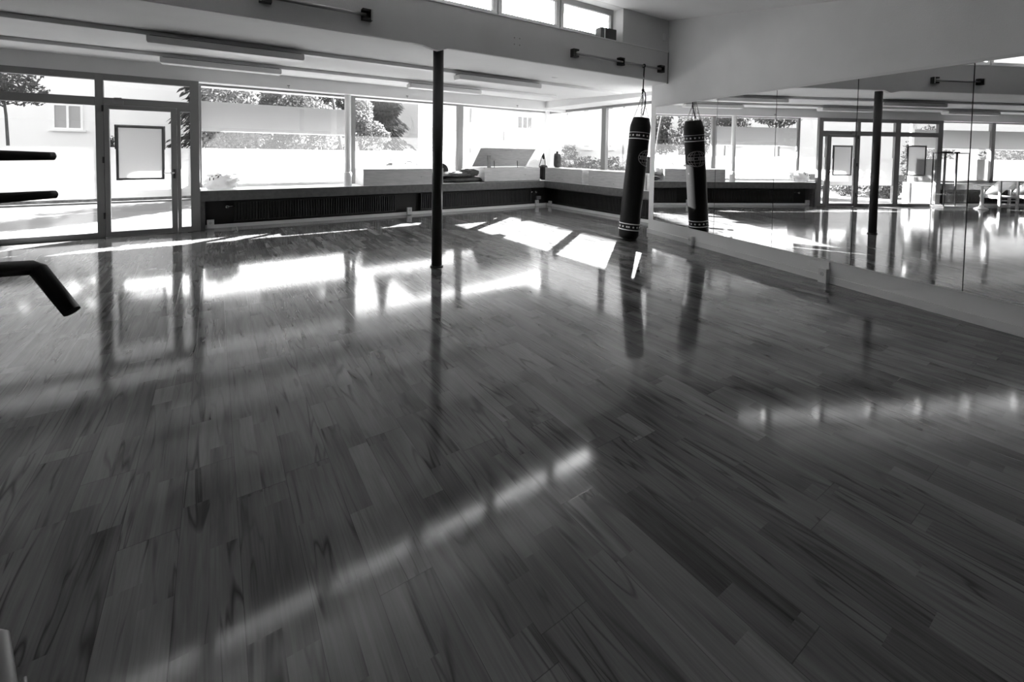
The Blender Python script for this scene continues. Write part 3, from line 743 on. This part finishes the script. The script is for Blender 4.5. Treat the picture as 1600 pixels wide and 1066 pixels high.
# ------------------------------------------------------------------ poster cases on the door
def poster(label, x0, x1, z0, z1, y):
    t = thing('poster_case', label, 'poster', (.5*(x0+x1), y, z0), 'poster cases hung on the glass')
    f = MB(); w_ = .03
    f.box((x0, y-.03, z0), (x1, y, z0+w_)); f.box((x0, y-.03, z1-w_), (x1, y, z1)); f.box((x0, y-.03, z0+w_), (x0+w_, y, z1-w_)); f.box((x1-w_, y-.03, z0+w_), (x1, y, z1-w_))
    f.build('frame', M_pframe, t, .004)
    MB().quad((x0+w_-.004, y-.012, z0+w_-.004), (x1-w_+.004, y-.012, z0+w_-.004), (x1-w_+.004, y-.012, z1-w_+.004), (x0+w_-.004, y-.012, z1-w_+.004)).build('sheet', M_poster, t)
    B((x0-.012, y-.02, z1-.35), (x0-.002, y-.004, z1+.012)).build('bracket', M_black, t); B((x1+.002, y-.02, z1-.35), (x1+.012, y-.004, z1+.012)).build('bracket', M_black, t)
    B((x0-.012, y-.018, z1+.002), (x1+.012, y-.004, z1+.012)).build('hanger', M_black, t)
poster('grey poster case hanging on the entrance door', -1.20, -.635, .845, 1.655, YF-.0)
poster('grey poster case on the far glazed leaf, seen in the mirror', -3.46, -2.88, .855, 1.69, YF-.0)

# ------------------------------------------------------------------ left foreground: dip station
t = thing('dip_station', 'black steel dip station at the left picture edge with tapered pegs', 'exercise rack', (-.85, 1.62, 0))
B((-.90, 1.56, 0.03), (-.83, 1.66, 2.1)).build('upright', M_col, t, .008)
b_ = MB(); b_.box((-.9, 1.2, 0), (-.83, 2.1, .05)); b_.build('base_foot', M_steel, t, .008)
def ray_pt(px_, py_, dist): pass
def peg(p, q, r0_, r1_, nm='peg'):
    p, q = V(p), V(q); d_ = (q-p).normalized()
    o = MB().tube([p, q-d_*.02, q], [r0_, r1_*1.02, r1_], 20).build(nm, M_rubber, t)
    MB().tube([q, q+d_*.004], r1_*.55, 14).build('end_cap', M_steel, o)
peg((-.87, 1.60, 1.3275), (-.4155, 1.948, 1.3155), .0265, .0125)
peg((-.87, 1.60, 1.195), (-.4110, 1.937, 1.1965), .026, .0125)
MB().tube([(-.87, 1.58, 1.062), (-.47, 1.945, .971), (-.455, 1.942, .963), (-.366, 1.862, .84)], [.0225, .0225, .0225, .0215], 20).build('bent_handle', M_rubber, t)
# small light metal foot at the very bottom left
ft = MB(); ft.tube([(-.515, 1.735, .02), (-.49, 1.70, .022), (-.43, 1.52, .022), (-.30, 1.15, .022)], [.012, .02, .021, .021], 14)
t = thing('floor_stand', 'grey tube foot of a stand lying in the bottom left corner of the floor', 'stand', (-.45, 1.6, 0))
ft.build('tube_foot', M_pframe, t)
MB().tube([(-.408, 1.555, .007), (-.392, 1.50, .007)], .005, 8).build('clip', M_wframe, t)

# ------------------------------------------------------------------ things the mirror shows (far left of the room)
t = thing('display_case', 'tall glass display case with black edges, seen in the mirror', 'display case', (-4.0, 8.48, 0))
x0, x1, ya, yb, h_ = -4.36, -3.62, 8.30, 8.64, 1.51
f = MB()
for x in (x0, .5*(x0+x1), x1-.018):
    for y in (ya, yb-.018): f.box((x, y, 0.02), (x+.018, y+.018, h_))
f.box((x0, ya, h_-.02), (x1, yb, h_)); f.build('frame', M_iron, t)
B((x0-.01, ya-.01, 0), (x1+.01, yb+.01, .06)).build('plinth', M_white, t)
for z in (.36, .74, 1.12): B((x0+.02, ya+.02, z), (x1-.02, yb-.02, z+.008)).build('glass_shelf', M_vshelf, t)
gl = MB(); gl.box((x0, ya+.006, .06), (x1, ya+.010, h_-.02)); gl.build('glass_door', M_vitrine, t)
blob('cloth_roll', M_cloth, 'dark cloth roll lying on top of the glass display case', 'cloth', (-3.84, 8.46, h_+.018), (.17, .06, .02), seed=11, amp=.15)
tag(B((-4.2, 8.42, h_+.001), (-4.12, 8.5, h_+.028)).build('small_box', M_black, None, .004), 'tiny black box on top of the glass display case', 'box')
t = thing('pedestal_stand', 'slim white pedestal stand beside the display case, seen in the mirror', 'stand', (-4.62, 8.1, 0))
MB().lathe((-4.55, 8.12, 0), (0, 0, 1), [(.15, 0), (.15, .02), (.06, .06), (.035, .12), (.03, .3), (.05, .36), (.03, .42), (.03, .62)], 20).build('stem', M_white, t)
MB().lathe((-4.55, 8.12, .62), (0, 0, 1), [(.16, 0), (.16, .02)], 20).build('plate', M_white, t)
def slat_bench(label, x, y, g_='pale wooden stacking benches at the left window'):
    t = thing('wooden_bench', label, 'bench', (x, y, 0), g_)
    for dx in (0, .55): 
        f = MB(); f.box((x+dx, y, 0), (x+dx+.05, y+.05, .76)); f.box((x+dx, y+.05, .28), (x+dx+.05, y+.45, .32)); f.box((x+dx, y+.4, 0), (x+dx+.05, y+.45, .5)); f.build('side_frame', M_wood, t, .005)
    for z in (.12, .22, .32): B((x+.05, y+.01, z), (x+.55, y+.03, z+.03)).build('rung', M_wood, t)
    MB().obox((x+.3, y+.25, .56), (.25, 0, 0), (0, .17, -.2), (0, .015, .012)).build('back_slat', M_wood, t)
    B((x+.05, y+.05, .33), (x+.55, y+.42, .36)).build('seat', M_wood, t)
slat_bench('pale wooden bench nearest the display case, seen in the mirror', -5.62, 8.05)
slat_bench('pale wooden bench further from the display case, seen in the mirror', -6.55, 8.1)
def gym_bench(label, x, y):
    t = thing('exercise_bench', label, 'exercise bench', (x, y, 0), 'padded exercise benches at the left window')
    MB().obox((x, y+.1, .58), (.17, 0, 0), (0, .2, -.26), (0, .045, .034)).build('backrest', M_pad, t, .03)
    B((x-.16, y-.42, .38), (x+.16, y-.02, .46)).build('seat', M_pad, t, .03)
    f = MB(); f.tube([(x, y-.4, .36), (x, y+.3, .36)], .03, 10); f.tube([(x, y-.3, .36), (x, y-.4, .03)], .025, 10); f.tube([(x, y+.25, .36), (x, y+.35, .03)], .025, 10); f.tube([(x-.28, y-.4, .03), (x+.28, y-.4, .03)], .028, 10); f.tube([(x-.28, y+.35, .03), (x+.28, y+.35, .03)], .028, 10); f.build('frame', M_iron, t)
gym_bench('dark padded exercise bench nearest the wooden benches, seen in the mirror', -6.2, 7.6)
gym_bench('dark padded exercise bench at the edge of the mirror view', -7.0, 7.7)

# ------------------------------------------------------------------ outside
ZG = -.12
tag(B((-60, YF+.32, ZG-.3), (60, 13.0, ZG)).build('paving', M_pave), 'pale paving in front of the shop windows outside', 'paving', kind=st)
tag(B((-60, 13.0, ZG-.3), (60, 22.0, ZG-.04)).build('road', M_asph), 'asphalt street outside beyond the paving', 'road', kind=st)
tag(B((-60, 22.0, ZG-.3), (60, 60.0, ZG+.02)).build('far_lawn', M_leafg if False else mat('grass', .05, .95, noise=.3, nscale=2)), 'grass strip on the far side of the street', 'lawn', kind=st)
tag(B((XG+.1, -10, ZG-.3), (60, YF+.32, ZG)).build('yard', M_asph), 'pale paved yard beyond the side windows', 'paving', kind=st)
tag(B((X0-.3, YG+.06, ZG), (-3.9, YG+.25, .62)).build('wall_parapet', M_facade), 'pale outer parapet under the far left windows', 'wall', kind=st)
o = MB(); o.box((-.24, YG+.06, ZG), (XG+.25, YG+.25, .62)); o.box((XG+.06, 4.5, ZG), (XG+.25, YG+.06, .62))
tag(o.build('wall_parapet', M_facade), 'pale outer parapet under the corner windows', 'wall', kind=st)
# flat roof with its eave over the front glazing
o = B((X0-.5, YF+.2, 2.95), (XG+.2, 10.46, 3.15)); o.box((X0-.5, 10.34, 2.50), (XG+.12, 10.46, 2.95)); o.box((X0-.5, YG+.15, 2.50), (XG+.12, 10.34, 2.56))
tag(o.build('roof_eave', M_concrete), 'flat roof eave projecting over the front windows outside', 'eave', kind=st)
tag(B((X0-.3, YB+.3, 2.95), (XG+.3, YF+.25, 3.0)).build('roof_slab', mat('bitumen_roof', .05, .9)), 'dark flat roof slab below the high windows outside', 'roof', kind=st)

def foliage(c, r, n, s, rnd, drop=0):
    mb = MB(); c = V(c)
    for _ in range(n):
        while True:
            q = V((rnd.uniform(-1, 1), rnd.uniform(-1, 1), rnd.uniform(-1, 1)))
            if .35 < q.length < 1: break
        p = c+V((q.x*r[0], q.y*r[1], q.z*r[2]))
        a_ = V((rnd.gauss(0, 1), rnd.gauss(0, 1), rnd.gauss(0, 1)-drop)).normalized(); b2 = a_.cross(V((rnd.gauss(0, 1), rnd.gauss(0, 1), rnd.gauss(0, 1)))).normalized()
        k = s*rnd.uniform(.6, 1.3)
        mb.add([p-a_*k, p+b2*k*.45, p+a_*k, p-b2*k*.45], [(0, 1, 2, 3)])
    return mb
def tree(name, label, base, blobs, n, s, m, trunk_r, cat='tree', group=None, drop=0, seed=1, limbs=True):
    rnd = random.Random(seed); base = V(base)
    t = thing(name, label, cat, base, group)
    if trunk_r:
        tm = MB(); topc = max((V(b_[0]) for b_ in blobs), key=lambda q: q.z)
        tm.tube([base, base.lerp(topc, .5)+V((.05, .04, 0)), topc], [trunk_r, trunk_r*.75, trunk_r*.3], 10)
        if limbs:
            for b_ in blobs:
                bc = V(b_[0]); st_ = base.lerp(topc, .45); tm.tube([st_, st_.lerp(bc, .5)+V((0, 0, .1)), bc], [trunk_r*.5, trunk_r*.35, trunk_r*.15], 7)
        tm.build('trunk', M_bark, t)
    fm = MB(); tot = sum(b_[1][0]*b_[1][1]*b_[1][2] for b_ in blobs)
    for bc, br in blobs:
        k = foliage(bc, br, int(n*br[0]*br[1]*br[2]/tot), s, rnd, drop); fm.add(k.v, k.f)
    fm.build('foliage', m, t)
TG = 'trees across the street'
tree('street_tree', 'round leafy street tree at the left picture edge, in front of the pale house', (-5.75, 22, ZG), [((-5.9, 22, 3.9), (1.0, 1.0, .9)), ((-5.4, 21.8, 3.1), (.75, .8, .45)), ((-6.5, 22, 3.0), (.8, .8, .6)), ((-6.0, 22, 4.8), (.9, .9, .7))], 3200, .085, M_leafm, .05, seed=3, group=TG, limbs=False)
def conifer(label, base, h_, r, n, seed, s=.15, gname=TG):
    rnd = random.Random(seed); base = V(base); t = thing('conifer', label, 'tree', base, gname)
    MB().tube([base, base+V((0, 0, h_))], [.18, .03], 8).build('trunk', M_bark, t)
    fm = MB()
    for _ in range(int(n*1.8)):
        f_ = rnd.random()**.7; z = h_*(.12+.88*f_); rr = r*(1-f_)*(.35+.65*rnd.random())*(.8+.2*math.sin(z*5)); th = rnd.uniform(0, 2*PI)
        p = base+V((rr*math.cos(th), rr*math.sin(th), z)); a_ = V((math.cos(th), math.sin(th), -.9+rnd.gauss(0, .3))).normalized(); b2 = a_.cross(V((0, 0, 1))+V((rnd.gauss(0, .4), rnd.gauss(0, .4), 0))).normalized(); k = s*rnd.uniform(.6, 1.5)
        fm.add([p-a_*k, p+b2*k*.4, p+a_*k, p-b2*k*.4], [(0, 1, 2, 3)])
    fm.build('foliage', M_leafd, t)
conifer('dark conifer just right of the entrance door, behind the bright shrub', (-.1, 25.5, ZG), 8.0, 2.2, 4500, 11)
conifer('tall dark conifer behind the long window, left one of three', (1.6, 27.5, ZG), 12, 3.4, 7000, 12)
conifer('tall dark conifer behind the long window, middle one of three', (4.0, 28, ZG), 13, 3.4, 7000, 13)
conifer('tall dark conifer behind the long window, right one of three', (6.1, 27.5, ZG), 11, 2.8, 6000, 14)
conifer('dark drooping conifer left of the grey house corner', (8.3, 26, ZG), 8.5, 2.1, 5000, 15)
SG = 'leafy trees along the pavement'
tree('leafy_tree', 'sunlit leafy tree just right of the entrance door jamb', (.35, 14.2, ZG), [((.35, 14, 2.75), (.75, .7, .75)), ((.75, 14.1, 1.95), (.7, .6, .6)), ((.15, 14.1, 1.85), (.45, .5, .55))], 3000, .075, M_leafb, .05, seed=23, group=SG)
tree('leafy_tree', 'dark leafy tree behind the left part of the long window', (1.75, 15.2, ZG), [((1.75, 15.2, 2.6), (.95, .7, 1.0)), ((1.6, 15.1, 1.75), (.9, .6, .6))], 3000, .085, M_leafm, .06, seed=24, group=SG)
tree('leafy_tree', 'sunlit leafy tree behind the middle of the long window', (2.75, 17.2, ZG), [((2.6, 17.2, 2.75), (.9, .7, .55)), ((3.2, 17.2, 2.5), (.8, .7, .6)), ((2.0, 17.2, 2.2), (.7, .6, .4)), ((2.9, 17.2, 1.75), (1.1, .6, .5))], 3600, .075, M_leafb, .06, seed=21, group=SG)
tree('leafy_tree', 'sunlit leafy tree beside the white round column', (5.3, 19.6, ZG), [((5.25, 19.6, 2.95), (.6, .6, .8)), ((5.7, 19.6, 2.2), (.65, .6, .45)), ((6.2, 19.5, 1.95), (.4, .4, .3)), ((5.1, 19.6, 2.2), (.6, .6, .55)), ((5.9, 19.6, 1.62), (.4, .4, .25))], 3800, .07, M_leafb, .06, seed=22, group=SG)
tree('leafy_tree', 'slim pavement tree hidden behind the white round column, with its crown above the eave', (3.02, 12.2, ZG), [((2.35, 12.4, 4.1), (.8, .8, .7)), ((3.1, 12.5, 4.05), (.75, .7, .6)), ((2.2, 12.3, 4.7), (.7, .7, .5))], 2300, .085, M_leafm, .05, seed=27, group=SG, limbs=False)
tree('street_tree', 'leafy street tree further left along the street, seen in the mirror', (-9.2, 22, ZG), [((-9.2, 22, 4.1), (1.6, 1.2, 1.1)), ((-8.0, 22, 3.9), (1.0, 1.0, .6))], 2600, .11, M_leafm, .1, seed=25, group=TG)
tree('garden_shrub', 'tall leafy shrub far along the pavement, at the edge of the mirror view', (-13.6, 14, ZG), [((-13.6, 14, 1.2), (1.2, .7, 1.2))], 1800, .09, M_leafm, .04, cat='shrub', seed=26)
for k, (x, y, rx, hh, lb) in enumerate(((1.0, 24.3, 1.6, 1.5, 'low dark hedge shrub behind the plastic bag'), (3.6, 24.5, 1.6, 1.45, 'low dark hedge shrub in the middle of the long window'), (5.4, 24.6, 1.2, 1.4, 'low dark hedge shrub beside the white round column'))):
    tree('hedge_shrub', lb, (x, y, ZG), [((x, y, hh*.55), (rx, .6, hh*.62))], 1500, .10, M_leafm, 0, cat='shrub', group='low hedge shrubs across the street', seed=31+k)
tree('hedge_shrub', 'small leafy shrub behind the fixed glazing, left of the door', (-2.75, 20.5, ZG), [((-2.75, 20.5, 1.2), (.55, .45, .55))], 500, .09, M_leafm, .03, cat='shrub', group='low hedge shrubs across the street', seed=41)
# shrubs seen through the door in the mirror
PG = 'planting near the entrance, seen in the mirror'
for k, (x, y, z, rx, rz, m_, lb) in enumerate(((-5.1, 13.0, .25, .6, .38, M_leafb, 'bright low shrub outside the door, left one in the mirror'), (-5.6, 12.4, .25, .65, .4, M_leafb, 'bright low shrub outside the door, middle one in the mirror'), (-5.9, 12.0, .25, .4, .4, M_leafg, 'grey low shrub outside the door, right one in the mirror'), (-6.9, 11.6, 1.2, .8, 1.3, M_leafm, 'tall bushy shrub behind the second poster case, seen in the mirror'))):
    tree('garden_shrub', lb, (x, y, ZG), [((x, y, z), (rx, rx*.8, rz))], 900 if k < 3 else 2200, .07, m_, .02, cat='shrub', group=PG, seed=51+k)
t = thing('eave_column', 'pale square concrete column carrying the eave outside, seen in the mirror', 'column', (-4.95, 10.35, ZG)); B((-5.03, 10.36, ZG), (-4.87, 10.44, 2.5)).build('shaft', M_facade, t)
# low dark hedge strip on the far kerb
tag(B((-40, 15.6, ZG), (-.3, 15.95, .06)).build('kerb_hedge', M_kerb), 'clipped dark strip along the far kerb beyond the door', 'hedge', kind='stuff')

def window_on(t, c, u, w_, h_, n=2, dark=M_wind, nrm=None):
    u = V(u); c = V(c); z = V((0, 0, 1)); nrm = V(nrm)
    f = MB(); fw = .09
    for s in (-1, 1): f.obox(c+z*(s*(h_/2-fw/2))+nrm*.04, u*(w_/2), nrm*.05, z*fw/2)
    for i in range(n+1): f.obox(c+u*(-w_/2+fw/2+(w_-fw)*i/n)+nrm*.04, u*fw/2, nrm*.05, z*(h_/2-fw))
    f.obox(c-z*(h_/2+.05)+nrm*.08, u*(w_/2+.12), nrm*.1, z*.04)
    wf = f.build('house_window', M_winf, t)
    p = MB()
    for i in range(n):
        cc = c+u*(-w_/2+fw/2+(w_-fw)*(i+.5)/n)+nrm*.03
        p.obox(cc, u*((w_-fw)/n/2-fw/2), nrm*.01, z*(h_/2-fw))
    p.build('house_pane', dark, wf)
# pale house behind the door
t = thing('house', 'long pale house across the street behind the entrance door', 'house', (-12, 34, ZG), 'houses around the street')
B((-40, 31, ZG), (-.6, 41, 11.0)).build('wall', M_facade, t)
B((-40.5, 30.6, 11.0), (-.2, 41.5, 11.4)).build('roof', M_roof, t)
for x in (-16.5, -12.3, -6.07):
    for z in (2.78, 5.9): window_on(t, (x, 31, z), (1, 0, 0), 1.12, 1.28, 2, M_curt if x == -6.07 else M_wind, (0, -1, 0))
# pale house behind the right half of the front windows
t = thing('house', 'pale house with small windows behind the open chest', 'house', (28, 42, ZG), 'houses around the street')
B((15.3, 38, ZG), (46, 50, 11.5)).build('wall', M_facade3, t)
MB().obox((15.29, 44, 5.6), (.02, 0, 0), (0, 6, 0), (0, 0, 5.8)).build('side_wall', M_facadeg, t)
B((14.9, 37.5, 11.5), (46.5, 50.5, 11.9)).build('roof', M_roof, t)
for (x0, x1, za, zb, n) in ((16.5, 17.3, 1.8, 3.6, 1), (17.8, 19.3, 2.05, 3.5, 2), (20.95, 22.15, 2.15, 3.52, 2), (23.5, 24.75, 2.15, 3.52, 2), (26.2, 28.15, 3.8, 5.13, 3), (18.0, 18.95, 5.25, 6.7, 2), (20.9, 22.2, 5.45, 6.8, 2), (23.4, 24.9, 5.45, 6.8, 2), (30.2, 31.6, 2.15, 3.52, 2)):
    window_on(t, (.5*(x0+x1), 38, .5*(za+zb)), (1, 0, 0), x1-x0, zb-za, n, M_curt if n == 2 else M_wind, (0, -1, 0))
MB().tube([(20.7, 37.93, 0), (20.7, 37.93, 11)], .07, 8).build('downpipe', M_wframe, t)
# house beyond the side windows
t = thing('house', 'pale house with tall windows beyond the side windows', 'house', (22, 14, ZG), 'houses around the street')
B((17, 2, ZG), (27, 21.9, 7.30)).build('wall', M_facade, t)
B((16.97, 2, 7.30), (27.3, 22.1, 7.42)).build('roof', M_roof, t)
for (ya, yb, za, zb) in ((17.5, 18.15, 1.6, 2.45), (18.85, 19.55, 1.5, 2.46), (15.85, 16.25, 1.6, 2.3), (18.9, 19.6, 3.42, 4.3), (17.6, 18.15, 3.28, 4.2), (15.85, 16.3, 3.0, 3.85), (13.9, 14.5, 2.0, 2.9), (13.9, 14.5, 3.6, 4.5)):
    window_on(t, (17, .5*(ya+yb), .5*(za+zb)), (0, 1, 0), yb-ya, zb-za, 1, M_curt, (-1, 0, 0))
MB().tube([(16.93, 15.2, 0), (16.93, 15.2, 7)], .04, 8).build('downpipe', M_wframe, t)
tree('garden_hedge', 'clipped grey hedge outside the side windows', (13, 13.4, ZG), [((13, 12.2, .5), (.4, 1.0, .75)), ((13, 13.6, .5), (.4, 1.0, .75)), ((13, 14.9, .5), (.4, .8, .75))], 2600, .09, M_leafh, 0, cat='hedge', seed=61)
tree('garden_hedge', 'small shrub against the pale house beyond the side windows', (16.3, 18.7, ZG), [((16.4, 18.6, 1.3), (.35, .6, .9))], 500, .09, M_leafh, .03, cat='shrub', seed=62)
# little pavilion
t = thing('garden_pavilion', 'small glazed garden pavilion with a pointed roof beyond the open chest', 'pavilion', (17.35, 24.6, ZG))
f = MB()
for x in (16.4, 18.3):
    for y in (24, 25.4): f.box((x-.04, y-.04, ZG), (x+.04, y+.04, 1.98))
f.build('post', M_winf, t)
MB().add([(16.15, 23.8, 1.97), (18.55, 23.8, 1.97), (18.55, 25.6, 1.97), (16.15, 25.6, 1.97), (17.3, 24.7, 2.62)], [(0, 1, 4), (1, 2, 4), (2, 3, 4), (3, 0, 4), (3, 2, 1, 0)]).build('roof', M_roof, t)
# fence by the bright shrub
t = thing('picket_fence', 'pale picket fence below the conifers, right of the white round column', 'fence', (6.5, 25.2, ZG))
f = MB()
for k in range(28): x = 5.6+k*.09; f.box((x, 25.2, .9), (x+.06, 25.23, 1.98))
f.build('pickets', M_winf, t)
f = MB()
for x in (5.55, 7.25, 8.1): f.box((x, 25.22, ZG), (x+.1, 25.32, 2.05))
f.box((5.55, 25.23, 1.0), (8.15, 25.27, 1.08)); f.box((5.55, 25.23, 1.75), (8.15, 25.27, 1.83)); f.build('rails', M_bark, t)

# ------------------------------------------------------------------ light
SUN_AZ = math.atan2(.809, .588); SUN_EL = math.radians(26.8)
sd = V((math.sin(SUN_AZ)*math.cos(SUN_EL), math.cos(SUN_AZ)*math.cos(SUN_EL), math.sin(SUN_EL)))
sl = bpy.data.lights.new('sun', 'SUN'); sl.energy = 170; sl.angle = math.radians(.53); sl.color = (1, 1, 1)
so = bpy.data.objects.new('sun', sl); COL.objects.link(so); so.location = sd*50
so.rotation_euler = (-sd).to_track_quat('-Z', 'Y').to_euler()
wd = bpy.data.worlds.new('sky'); SC.world = wd; wd.use_nodes = True
t = wd.node_tree; t.nodes.clear()
out = t.nodes.new('ShaderNodeOutputWorld'); bg = t.nodes.new('ShaderNodeBackground'); sk = t.nodes.new('ShaderNodeTexSky')
sk.sky_type = 'NISHITA'; sk.sun_disc = False; sk.sun_elevation = SUN_EL; sk.sun_rotation = SUN_AZ; sk.dust_density = 3.0
bw = t.nodes.new('ShaderNodeRGBToBW'); t.links.new(sk.outputs[0], bw.inputs[0]); t.links.new(bw.outputs[0], bg.inputs[0]); t.links.new(bg.outputs[0], out.inputs[0])
bg.inputs[1].default_value = 1.8

# ------------------------------------------------------------------ camera
yaw, pitch, roll = .593979, .038769, .015059
fw = V((math.sin(yaw)*math.cos(pitch), math.cos(yaw)*math.cos(pitch), -math.sin(pitch)))
rt = V((math.cos(yaw), -math.sin(yaw), 0)); up = rt.cross(fw)
r2 = rt*math.cos(roll)+up*math.sin(roll); u2 = -rt*math.sin(roll)+up*math.cos(roll)
cam = bpy.data.cameras.new('camera'); co = bpy.data.objects.new('camera', cam); COL.objects.link(co)
co.matrix_world = Matrix(((r2.x, u2.x, -fw.x, 0), (r2.y, u2.y, -fw.y, 0), (r2.z, u2.z, -fw.z, 1.35), (0, 0, 0, 1)))
cam.sensor_width = 36; cam.lens = 690*36/1600; cam.shift_x = 0; cam.shift_y = -(533-264.394)/1600
cam.clip_start = .05; cam.clip_end = 500
SC.camera = co

vs = SC.view_settings
SC.display_settings.display_device = 'sRGB'
vs.view_transform = 'Standard'; vs.look = 'None'; vs.gamma = 1; vs.use_curve_mapping = False
vs.exposure = -.64
cy = SC.cycles
cy.max_bounces = 14; cy.diffuse_bounces = 5; cy.glossy_bounces = 6; cy.transmission_bounces = 8; cy.transparent_max_bounces = 24
cy.sample_clamp_indirect = 12; cy.blur_glossy = .3
cy.use_denoising = True
